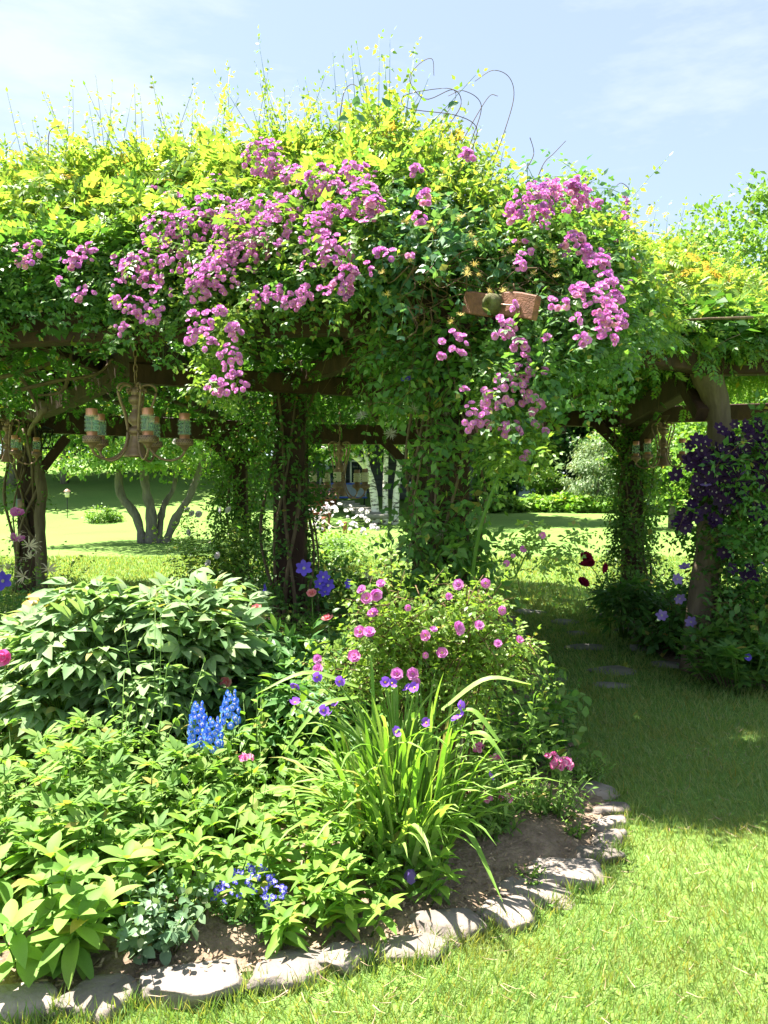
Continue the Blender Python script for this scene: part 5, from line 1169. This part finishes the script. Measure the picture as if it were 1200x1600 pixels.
# delphiniums
DEL = tmesh('blossom', bloom([(5, petal(.46, .15), 1.0, .2, 0), (3, petal(.3, .3, 3, False), .45, .9, .03)], disc(.15, .2, 1)), [M['delph'], M['white_p']])
for u, v0, v1, d, n, lb in ((309, 1098, 1172, 3.3, 44, 'tallest and fullest blue delphinium spike'), (360, 1080, 1135, 3.3, 26, 'blue delphinium spike on the right beside a pink flower'), (333, 1122, 1172, 3.25, 26, 'shorter blue delphinium spike between two others')):
    b = bp_(u + 2, d); t = thing('delphinium', lb, 'flower', b, 'blue delphinium spikes'); gs = Geo(); tip = at(u, v0, d); limb(gs, [b, (b + tip) / 2 + A(.01, 0, 0), tip], .006, .002, 5, 8); part('stem', gs, M['stem_green'], t)
    for q in range(n):
        f = (q + .5) / n; P = at(u, v0 + (v1 - v0) * f, d); a = q * 2.4; rr = .008 + .026 * min(1, f * 1.6 + .25); e = A(math.cos(a), math.sin(a), 0); link('blossom', DEL, t, frame(P + e * rr, A(0, 0, 1), e + A(0, -.3, .15), U(.017, .021) * min(1, .7 + f)))
    herb(t, b, .06, .3, 5, 6, .075, tmesh and palmate_t(LANCE, 5, 70, .8, .25), 'geran_leaf', .2, .8)
# peonies
PL1 = leaf_t(.19, lambda t: math.sin(PI * t ** .8) ** .9, .3, -.3, 4)
def bitern(T):
    it = []
    for a, ln in ((-52, .42), (0, .55), (52, .42)):
        s = math.sin(math.radians(a)); c = math.cos(math.radians(a)); o = A(s * ln * .8, c * ln * .8 + .08, -.03)
        for b_, k in ((-40, .40), (0, .50), (40, .40)): w_ = math.radians(a + b_); it.append((T, o, (math.sin(w_), math.cos(w_), -.2), (.1 * math.sin(w_), 0, 1), k))
        V = np.array([(-.010, 0, 0), (.010, 0, 0), (o[0], o[1], o[2])]); it.append(((V, np.array([(0, 1, 2)]), np.zeros(1, int)), (0, 0, 0), (0, 1, 0), (0, 0, 1), 1))
    return merge_t(it)
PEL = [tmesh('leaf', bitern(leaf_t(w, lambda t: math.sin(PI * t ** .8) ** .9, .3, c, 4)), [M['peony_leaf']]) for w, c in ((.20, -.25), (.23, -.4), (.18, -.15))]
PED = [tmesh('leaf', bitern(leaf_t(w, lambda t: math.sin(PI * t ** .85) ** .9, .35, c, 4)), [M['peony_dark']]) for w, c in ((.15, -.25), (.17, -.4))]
def peony(t, b, rx, ry, h, n, meshes, ls):
    """Dome of compound leaves on hidden stems."""
    gs = Geo()
    for q in range(n):
        a = U(0, 2 * PI); ct = U(0, 1) ** .75; st = math.sqrt(max(0, 1 - ct * ct)); k = U(.72, 1.0)
        e = A(st * math.cos(a), st * math.sin(a), ct)
        P = A(b[0] + e[0] * rx * k, b[1] + e[1] * ry * k, b[2] + h * (.30 + .66 * e[2] * k)); dirn = A(e[0], e[1], .32) + A(R.normal(0, .35), R.normal(0, .35), R.normal(0, .2)); s = ls * U(.8, 1.15)
        P = P - nrm(dirn) * s * .5
        link('leaf', meshes[int(R.integers(len(meshes)))], t, frame(P, dirn, A(e[0] * .35, e[1] * .3 - .05, 1.0) + rnd(1, .2)[0], s))
        if q % 3 == 0: tubes(gs, np.array([A(b[0] + e[0] * rx * .15, b[1] + e[1] * ry * .15, b[2]), (b * .4 + P * .6) + A(0, 0, .05), P]), np.array([[.006, .005, .003]]), 4)
    part('stem', gs, M['stem_green'], t, 'stuff')
b = bp_(130, 3.95); t = thing('peony_bush', 'big peony bush with pale green divided leaves on the left of the bed', 'peony', b); peony(t, b, .50, .52, 1.06, 210, PEL, .26)
b = bp_(270, 3.98); t = thing('peony_bush', 'pale-leaved peony bush in front of the slender far post', 'peony', b); peony(t, b, .50, .52, 1.06, 210, PEL, .26)
b = bp_(345, 4.3); t = thing('peony_bush', 'shadier peony bush behind the delphinium spikes with a faded bloom', 'peony', b); peony(t, b, .40, .4, 1.02, 120, PEL, .24)
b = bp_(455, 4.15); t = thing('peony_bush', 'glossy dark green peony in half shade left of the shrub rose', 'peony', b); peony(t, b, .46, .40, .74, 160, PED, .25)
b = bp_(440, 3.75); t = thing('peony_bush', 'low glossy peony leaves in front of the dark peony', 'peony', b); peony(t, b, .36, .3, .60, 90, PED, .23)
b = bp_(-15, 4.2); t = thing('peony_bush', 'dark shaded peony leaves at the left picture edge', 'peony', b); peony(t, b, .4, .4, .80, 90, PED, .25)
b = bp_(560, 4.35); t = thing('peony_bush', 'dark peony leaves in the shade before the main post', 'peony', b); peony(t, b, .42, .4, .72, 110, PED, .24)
# faded peony heads
FAD = tmesh('flower_head', bloom([(7, petal(.4, .3), 1, .1, 0), (7, petal(.35, .3), .8, .7, .03), (6, petal(.3, .2), .6, 1.1, .05)], disc(.15, .4, 2)), [M['coral'], M['coral'], M['cream_p']])
def single(name, label, u, v, d, me, s, N, cat='flower', head='blossom', lean=0):
    P = at(u, v, d); b = A(P[0] + lean, P[1] + .05, .03); t = thing(name, label, cat, b); link(head, me, t, frame(P, rnd(1)[0], N, s)); gs = Geo(); limb(gs, [b, (b + P) / 2 + A(.015, .01, 0), P - nrm(A(*N)) * .01], .004, .003, 5, 8); part('stem', gs, M['stem_green'], t)
    lv = Geo(); k = 4; PP = np.array([b + (P - b) * f for f in U(.45, .85, k)]); sprigs(lv, None, LANCE, PP, rnd(k) + A(0, -.3, .3), .03, 2, .07, .1); part('leaf', lv, M['geran_leaf'], t, 'stuff'); return t
single('peony_flower', 'faded coral pink bloom above the right delphinium spike', 354, 1066, 3.7, FAD, .035, (0, -.8, .4))
single('peony_flower', 'faded pink and cream bloom in front of the dark peony', 512, 968, 4.0, FAD, .04, (-.3, -.6, .5))
single('peony_flower', 'faded pink bloom at the shaded foot of the middle post', 401, 952, 4.1, FAD, .035, (-.2, -.8, .4))
single('peony_flower', 'withered cream bloom below the violet clematis', 487, 928, 4.3, FAD, .035, (0, -.6, .6))
single('snapdragon', 'hot pink bloom at the left picture edge', 6, 1028, 3.6, tmesh('blossom', bloom([(6, petal(.45, .3), 1, .2, 0), (6, petal(.4, .3), .8, .7, .04)], disc(.2, .3, 1)), [M['pinkf'], M['pinkf']]), .05, (.1, -.8, .3))
IR = tmesh('blossom', bloom([(3, petal(.5, -.35, 4), 1, -.1, 0), (3, petal(.4, .2, 4), .8, .75, .05)], disc(.1, .2, 1)), [M['iris'], M['cream_p']])
single('iris', 'apricot and cream iris beside the left peony bush', 52, 940, 4.0, IR, .062, (.1, -.3, .9))
single('poppy', 'small orange-red spike among the top peony leaves', 278, 914, 4.05, tmesh('blossom', bloom([(5, petal(.45, .3), 1, .5, 0)], disc(.2, .3, 1)), [M['iris'], M['maroon']]), .022, (0, -.8, .5))
# violet clematis in the shade behind the dark peony
t = thing('clematis', 'violet-blue clematis flowers in the shade below the middle post', 'clematis', bp_(490, 4.7))
herb(t, bp_(490, 4.75), .35, .95, 26, 9, .11, TRI, 'clem_leaf', .15, .8, .5, .4)
for u, v, s in ((475, 888, .056), (505, 902, .046), (513, 915, .05), (416, 921, .045), (545, 912, .035), (508, 925, .045), (500, 912, .04)): link('blossom', CLEM_B, t, frame(at(u, v, 4.35), rnd(1)[0], A(U(-.4, .3), -1, .35), s))
t = thing('clematis', 'deep blue clematis flower low at the left picture edge', 'clematis', bp_(5, 5.3)); link('blossom', CLEM_B, t, frame(at(5, 908, 5.0), A(1, 0, 0), A(.2, -1, .3), .075)); herb(t, bp_(5, 5.3), .3, .85, 16, 8, .1, TRI, 'lush_dark', .15)
# rose and honeysuckle bush at the far left post
t = thing('rose_bush', 'sunlit bush with cream and pink flowers under the far left post', 'rose', bp_(12, 6.4)); herb(t, bp_(12, 6.4), .5, 1.12, 46, 10, .085, ROSELF, 'rose_light', .15, .8, .5, .35); herb(t, bp_(30, 6.2), .5, .85, 36, 9, .085, ROSELF, 'rose_leaf', .2, .8, .5, .5)
for u, v in ((45, 853), (48, 873), (5, 892), (12, 890), (25, 845), (75, 890), (38, 900)): link('blossom', HONEYC, t, frame(at(u, v, 6.05), rnd(1)[0], A(0, -.6, .8), .075))
for u, v in ((20, 840), (32, 843), (30, 801), (24, 800)): link('blossom', ROSEK[0], t, frame(at(u, v, 6.05), rnd(1)[0], A(0, -.8, .5), .045))
t = thing('rose_bush', 'dark shrub below the cream-flowered bush at the left edge', 'shrub', bp_(40, 5.2)); herb(t, bp_(30, 5.3), .5, .8, 50, 9, .11, ROSELF, 'lush_dark', .15)
# white climbing rose on the slender post
t = thing('climbing_rose', 'light green rose with a few white blooms beside the slender far post', 'rose', bp_(328, 11.2)); herb(t, bp_(330, 11.2), .7, 1.35, 60, 11, .15, ROSELF, 'rose_light', .2, .8, .5, .35, stem='stem_green')
for u, v in ((293, 797), (300, 803), (310, 803), (345, 797), (296, 832), (357, 797), (340, 868), (325, 880), (275, 690)): link('blossom', ROSEW[0], t, frame(at(u, v, 10.7), rnd(1)[0], A(-.3, -.8, .5), .06))
# shrubs in the middle distance under the pergola
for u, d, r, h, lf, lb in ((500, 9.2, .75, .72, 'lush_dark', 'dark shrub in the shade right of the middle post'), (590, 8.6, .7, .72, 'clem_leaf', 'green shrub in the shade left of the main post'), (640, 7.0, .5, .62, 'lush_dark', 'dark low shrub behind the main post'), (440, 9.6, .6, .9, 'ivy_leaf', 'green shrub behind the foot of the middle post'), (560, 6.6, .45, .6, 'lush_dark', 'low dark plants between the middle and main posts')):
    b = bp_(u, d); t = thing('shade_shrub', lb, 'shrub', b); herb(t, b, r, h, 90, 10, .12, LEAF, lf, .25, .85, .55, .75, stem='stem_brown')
b = bp_(528, 14.4); t = thing('white_shrub', 'sunlit shrub covered in white blossom beyond the pergola', 'shrub', b); herb(t, b, .9, 1.05, 90, 10, .13, LEAF, 'tree_a', .25, .85, .55, .7, stem='stem_brown')
WH = tmesh('blossom', bloom([(7, petal(.4, .2), 1, .2, 0), (6, petal(.4, .2), .7, .8, .1)], disc(.3, .5, 1)), [M['white_p'], M['white_p'], M['white_p']])
for q in range(70): a = U(0, 6.28); rr = math.sqrt(U(0, 1)); link('blossom', WH, t, frame(b + A(rr * math.cos(a) * .85, -.35 + rr * math.sin(a) * .5, .75 + .42 * (1 - rr * rr) + U(-.12, .08)), rnd(1)[0], A(0, -.7, .8), U(.04, .065)))

# ------------------------------------------------------------------ spiderwort
b = bp_(622, 2.98); t = thing('spiderwort', 'arching clump of long strap leaves with violet three-petalled flowers', 'spiderwort', b)
def strap(L_, w_, lift, bend, tw):
    n = 9; tt = np.linspace(0, 1, n); y = L_ * (np.sin(lift + bend * tt) - math.sin(lift)) / bend; z = L_ * (np.cos(lift) - np.cos(lift + bend * tt)) / bend
    y, z = [], []; py = pz = 0
    for i in range(n):
        a = lift - bend * tt[i] ** 1.5; y.append(py); z.append(pz); py += L_ / (n - 1) * math.cos(a); pz += L_ / (n - 1) * math.sin(a)
    V = []; F = []
    for i in range(n):
        hw = w_ * (.75 + .6 * math.sin(PI * min(1, tt[i] * 1.3 + .1)) if tt[i] < .7 else 1.25 * (1 - tt[i]) / .3 + .02); hw = min(hw, w_ * 1.3) ; k = tw * tt[i]
        V += [(-hw + k, y[i], z[i] + hw * .5), (k, y[i], z[i]), (hw + k, y[i], z[i] + hw * .5)]
    for i in range(n - 1):
        a = 3 * i; F += [(a, a + 1, a + 4), (a, a + 4, a + 3), (a + 1, a + 2, a + 5), (a + 1, a + 5, a + 4)]
    return np.array(V), np.array(F), np.zeros(len(F), int)
STR = [tmesh('leaf', strap(1, .0165, l, bd, tw), [M['strap_leaf']]) for l, bd, tw in ((1.4, .7, .05), (1.3, 1.3, -.08), (1.2, 1.7, .1), (1.48, .35, 0), (1.3, 2.2, .05), (1.42, 1.8, -.1))]
for q in range(285):
    a = U(0, 2 * PI); rr = math.sqrt(U(0, 1)) * .17; P = b + A(math.cos(a) * rr * 1.2, math.sin(a) * rr, U(-.02, .05) if q < 170 else U(.05, .42)); th = a + R.normal(0, .7)
    Mx = Matrix.Translation(Vector(P)) @ Matrix.Rotation(th - PI / 2, 4, 'Z') @ Matrix.Scale(U(.38, .66) if q < 170 else U(.24, .46), 4)
    link('leaf', STR[int(R.integers(6))], t, Mx)
for (u, v, d), (u2, v2, d2) in (((690, 1270, 2.95), (785, 1410, 2.6)), ((780, 1160, 2.9), (700, 1120, 3.0)), ((690, 1110, 2.95), (830, 1070, 2.9)), ((720, 1150, 2.9), (800, 1210, 2.75)), ((560, 1090, 2.95), (440, 1180, 2.8)), ((560, 1075, 3.0), (400, 1085, 2.9))):   # the long leaves that stand out
    p0, p1 = at(u, v, d), at(u2, v2, d2); mid = (p0 + p1) / 2 + A(0, 0, .07); c = spl([p0, mid, p1], 12); g = Geo(); tn = nrm(np.gradient(c, axis=0)); sd = nrm(np.cross(tn, A(0, -.5, 1))); hw = .011 * np.sin(np.linspace(.5, PI, 12))[:, None] + .001
    V = np.stack([c - sd * hw + A(0, 0, .004), c, c + sd * hw + A(0, 0, .004)], 1).reshape(-1, 3); F = []
    for i in range(11): a = 3 * i; F += [(a, a + 1, a + 4), (a, a + 4, a + 3), (a + 1, a + 2, a + 5), (a + 1, a + 5, a + 4)]
    g.add(V, F); part('leaf', g, M['strap_leaf'], t)
SPI = tmesh('blossom', bloom([(3, petal(.56, .2, 4, False), 1, .3, 0)], disc(.2, .3, 1)), [M['spider'], M['yellow']])
gs = Geo(); gb = Geo(); bud = leaf_t(.3, None, .8, .3, 3)
for u, v in ((461, 1098), (462, 1070), (495, 1058), (530, 1065), (525, 1098), (513, 1118), (505, 1110), (618, 1144), (666, 1130), (602, 1066), (612, 1068), (637, 1076), (648, 1075), (718, 1102), (713, 1124), (720, 1120), (765, 1213)):
    d = U(2.7, 2.95); P = at(u, v, d); limb(gs, [b + A(U(-.1, .1), U(-.1, .1), .1), (b + P) / 2 + A((P[0] - b[0]) * -.1, 0, .15), P - A(0, 0, .012)], .005, .0035, 5, 10)
    link('blossom', SPI, t, frame(P, rnd(1)[0], A(U(-.5, .5), -.8, .5), .024)); k = 7; scatter(gb, bud, np.repeat((P - A(0, -.01, .02))[None], k, 0), rnd(k) + A(0, 0, -.6), rnd(k), .022)
part('stem', gs, M['stem_green'], t, 'stuff'); part('bud', gb, M['rose_light'], t, 'stuff')

# ------------------------------------------------------------------ shrub rose in front of the main post
t = thing('shrub_rose', 'yellow-green shrub rose with pink blooms behind the spiderwort', 'rose', bp_(690, 3.5))
g = Geo(); gs = Geo(); b = bp_(690, 3.5)
TIPS = [(575, 930), (600, 915), (640, 950), (560, 1000), (600, 985), (660, 985), (700, 930), (730, 915), (765, 915), (785, 950), (800, 990), (770, 1005), (730, 990), (690, 1010), (640, 1010), (720, 1030), (790, 1030), (520, 1025), (505, 1040), (670, 940), (745, 955), (815, 1015), (610, 950), (580, 965)]
for u, v in TIPS:
    P = at(u, v, 3.28 + U(-.12, .2)); s0 = b + A(U(-.15, .15), U(-.1, .1), 0); c = spl([s0, s0 * .45 + P * .55 + A(0, .05, .12), P], 9); tubes(gs, c, np.linspace(.006, .003, 9)[None], 5)
    k = 14; f = R.integers(4, 9, k); sprigs(g, gs, ROSELF, c[f] + rnd(k, .03), rnd(k) + A(0, -.3, .3), U(.10, .2, k), 6, .074, .2, up=.55)
part('foliage', g, M['rose_light'], t, 'stuff'); part('cane', gs, M['stem_brown'], t, 'stuff')
RB = [(575,925,14,4),(595,910,8,1),(583,958,10,2),(637,948,7,1),(563,985,7,1),(577,985,8,1),(715,912,6,1),(757,910,8,1),(710,978,10,2),(747,975,9,1),(782,952,9,1),(668,990,12,2),(690,1018,8,1),(665,1022,7,1),(809,997,8,1),(776,1003,7,1),(557,1020,8,2),(497,1027,7,1),(700,930,6,1),(645,1050,6,1),(650,1062,7,1),(620,1050,5,1),(505,1045,8,2)]
place_blooms(t, RB, ROSEK, .025, lambda u, v: at(u, v, 3.06), up=.4)
# arching spray reaching over the path
t = thing('rose_spray', 'arching rose cane with a leafy tip and pink buds leaning over the path', 'rose', bp_(735, 4.25)); g = Geo(); gs = Geo()
limb(gs, [bp_(735, 4.25), at(738, 930, 4.2), at(765, 880, 4.1), at(800, 905, 4.0), at(830, 858, 3.95), at(880, 855, 3.9)], .007, .003, 5, 20); k = 26; P = atn(U(795, 905, k), U(838, 905, k), 3.95 + R.normal(0, .06, k)); sprigs(g, gs, ROSELF, P, rnd(k) + A(.2, -.3, .2), .13, 6, .08, .3); part('foliage', g, M['rose_light'], t, 'stuff'); part('cane', gs, M['stem_green'], t, 'stuff')
place_blooms(t, [(815, 857, 6, 2), (800, 868, 5, 1), (845, 836, 4, 1), (790, 880, 4, 1)], ROSEK, .024, lambda u, v: at(u, v, 3.88))
# bare support cane
t = thing('garden_cane', 'tan support cane leaning in front of the shrub rose', 'cane', bp_(722, 3.5)); gs = Geo(); limb(gs, [bp_(718, 3.5), at(728, 1050, 3.45), at(748, 985, 3.4)], .006, .005, 6, 6); part('rod', gs, M['rope'], t)
t = thing('plant_stake', 'thin blue-green plant stake left of the lobelia', 'stake', bp_(282, 2.62)); gs = Geo(); limb(gs, [A(*bp_(280, 2.6)), at(285, 1400, 2.58), at(290, 1372, 2.6)], .0035, .003, 6, 4); part('rod', gs, mat('teal_wire', (.05, .22, .18)), t)

# ------------------------------------------------------------------ lily stems and sweet williams on the right of the bed
for u, d, h, n, lf, lb in ((808, 3.75, .60, 6, 'strap_leaf', 'sunlit leafy lily stems right of the spiderwort'), (836, 4.0, .55, 8, 'lush_dark', 'shaded leafy stems beside the path'), (868, 4.2, .48, 8, 'lush_dark', 'shaded tall grassy stems at the path edge'), (905, 3.62, .56, 2, 'geran_leaf', 'single leafy stem standing by the lawn shadow'), (770, 3.9, .66, 10, 'clem_leaf', 'leafy stems in the shade behind the spiderwort')):
    b = bp_(u, d); t = thing('lily_stem', lb, 'plant', b, 'leafy stems at the right of the bed'); herb(t, b, .12, h, n, 22, .085, LANCE, lf, .06, .75, .5, .25, sr=.004, t0=.08, taper=.5)
FLO = bloom([(5, petal(.5, .05), 1, .1, 0)], disc(.12, .1, 1))
SW = tmesh('floret', FLO, [M['pinkf'], M['palepink']]); SWP = tmesh('floret', FLO, [M['palepink'], M['pinkf']])
def sweet(label, u, v, d, n, rad, me=(SW, SWP), ub=None):
    P = at(u, v, d); b = A(P[0] - .02 if ub is None else bp_(ub, d)[0], d, .03); t = thing('sweet_william', label, 'flower', b, 'pink sweet williams'); gs = Geo(); limb(gs, [b, (b + P) / 2 + A(.015, 0, 0), P - A(0, 0, .02)], .004, .003, 5, 8); part('stem', gs, M['stem_green'], t)
    for q in range(n): e = nrm(rnd(1))[0]; e[2] = abs(e[2]); e[1] = -abs(e[1]) if U(0, 1) < .75 else e[1]; link('floret', me[int(R.integers(2))], t, frame(P + e * A(rad, rad, rad * .75), rnd(1)[0], e + A(0, -.3, .3), .0135))
    herb(t, b, .09, max(.12, P[2] * .85), 7, 8, .055, LANCE, 'geran_leaf', .2, .8, .5, .7)
sweet('bright pink sweet william head standing alone at the bed edge', 878, 1196, 3.38, 46, .048); sweet('small side head of the pink sweet william', 861, 1182, 3.4, 12, .022)
for u, v, lb in ((750, 1170, 'rosy pink head half hidden by strap leaves'), (775, 1188, 'deep pink head between strap leaves'), (758, 1248, 'small pink head low behind the strap leaves'), (790, 1248, 'small pink head lowest at the right of the spiderwort'), (385, 1185, 'pale pink head left of the spiderwort')): sweet(lb, u, v, 3.2, 14, .024)
# low dianthus foliage on the soil
for u, d, lb in ((790, 3.5, 'fine grey-green tuft on the soil right of the spiderwort'), (842, 3.45, 'low green tuft at the foot of the sweet william'), (900, 3.85, 'low shaded tuft near the last edging stones'), (745, 3.3, 'green tuft under the strap leaves')):
    b = bp_(u, d); t = thing('dianthus_tuft', lb, 'plant', b, 'low tufts on the soil'); herb(t, b, .14, .16, 40, 8, .045, LANCE, 'geran_leaf', .2, .7, .4, .9)
for u, v, d, lb in ((905, 1322, 3.26, 'tiny clover patch beside the small flat stone'), (833, 1418, 2.84, 'small weed growing between two edging stones')):
    b = A((u - 600) / FPX * d, d, .02); t = thing('weed_tuft', lb, 'plant', b); herb(t, b, .06, .07, 16, 5, .022, OVAL, 'phlox_leaf', .2, .8, .5, 1.0)

# ------------------------------------------------------------------ right bed by the log post
PEO = tmesh('blossom', bloom([(9, petal(.5, .35, 3, False), 1, .1, 0), (9, petal(.45, .35, 3, False), .9, .5, .05), (8, petal(.4, .3, 3, False), .75, .9, .1), (6, petal(.35, .3, 3, False), .6, 1.25, .15)]), [M['maroon']])
b = bp_(955, 7.6); t = thing('red_peony', 'peony with dark maroon double flowers leaning over the shaded path', 'peony', b)
for u, v, s in ((915, 872, .075), (913, 885, .07), (941, 887, .07), (910, 912, .075), (921, 880, .06)): link('blossom', PEO, t, frame(at(u, v, 7.4), rnd(1)[0], A(U(-.5, .2), -.8, .5), s))
peony(t, b + A(.15, 0, 0), .35, .35, .62, 70, [tmesh('leaf', PED[0] and bitern(LANCE), [M['lush_dark']])], .26)
gs = Geo()
for u, v in ((915, 872), (941, 887), (910, 912)): limb(gs, [b, (b + at(u, v, 7.42)) / 2 + A(.05, 0, .1), at(u, v, 7.42)], .006, .004, 5, 8)
part('flower_stem', gs, M['stem_green'], t)
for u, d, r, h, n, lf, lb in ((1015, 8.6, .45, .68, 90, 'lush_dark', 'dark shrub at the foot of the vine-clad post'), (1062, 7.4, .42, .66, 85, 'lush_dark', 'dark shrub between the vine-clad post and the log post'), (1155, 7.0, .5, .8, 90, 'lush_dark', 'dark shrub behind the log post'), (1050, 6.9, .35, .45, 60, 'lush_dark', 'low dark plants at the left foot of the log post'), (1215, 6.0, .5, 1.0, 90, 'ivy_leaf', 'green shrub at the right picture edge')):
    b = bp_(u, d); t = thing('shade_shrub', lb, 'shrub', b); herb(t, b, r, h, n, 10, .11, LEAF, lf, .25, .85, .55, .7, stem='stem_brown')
b = bp_(1165, 5.75); t = thing('cranesbill', 'shaded cranesbill with one violet flower right of the log post', 'plant', b); 
GERD = [tmesh('leaf', palmate_t(leaf_t(.24, lambda t: (t ** .6) * (1.15 - t) * 1.6, .2, -.15, 4), 5, 82, .75, .3), [M['clem_leaf']])]
leaf_plant(t, b, .42, .45, 46, 4, .15, GERD, .8, 1, .6, .3, .3, .9)
link('blossom', tmesh('blossom', bloom([(5, petal(.5, .05, 3, False), 1, .2, 0)], disc(.15, .1, 1)), [M['clem_b'], M['white_p']]), t, frame(at(1168, 1027, 5.35), A(1, 0, 0), A(-.2, -.9, .4), .032))

# ------------------------------------------------------------------ undergrowth that closes the bed between the plants
g = Geo(); n = 19000; x = U(-4.6, 1.1, n); y = U(2.05, 6.5, n); ok = inpoly(x, y, BED)
ok &= ~((x > .05) & (y < 3.35)) & ~((x > -.95) & (y < 2.72)) & ~((x > .55) & (y < 3.8)) & ~((x > -1.25) & (y < 2.62)) & ~((x < -.4) & (y < 2.75) & (x > -.8))
x, y = x[ok], y[ok]; n = len(x); hz = np.interp(y, [2.6, 3.2, 4, 5], [.12, .28, .42, .4])
P = np.stack([x, y, .03 + hz * U(0, 1, n)], -1); D = rnd(n); D[:, 2] = D[:, 2] * .5 + .1
scatter(g, LEAF, P, D, A(0, -.15, 1) + rnd(n, .4), U(.05, .10, n)); solo('bed_undergrowth', g, M['geran_leaf'], kind='stuff')
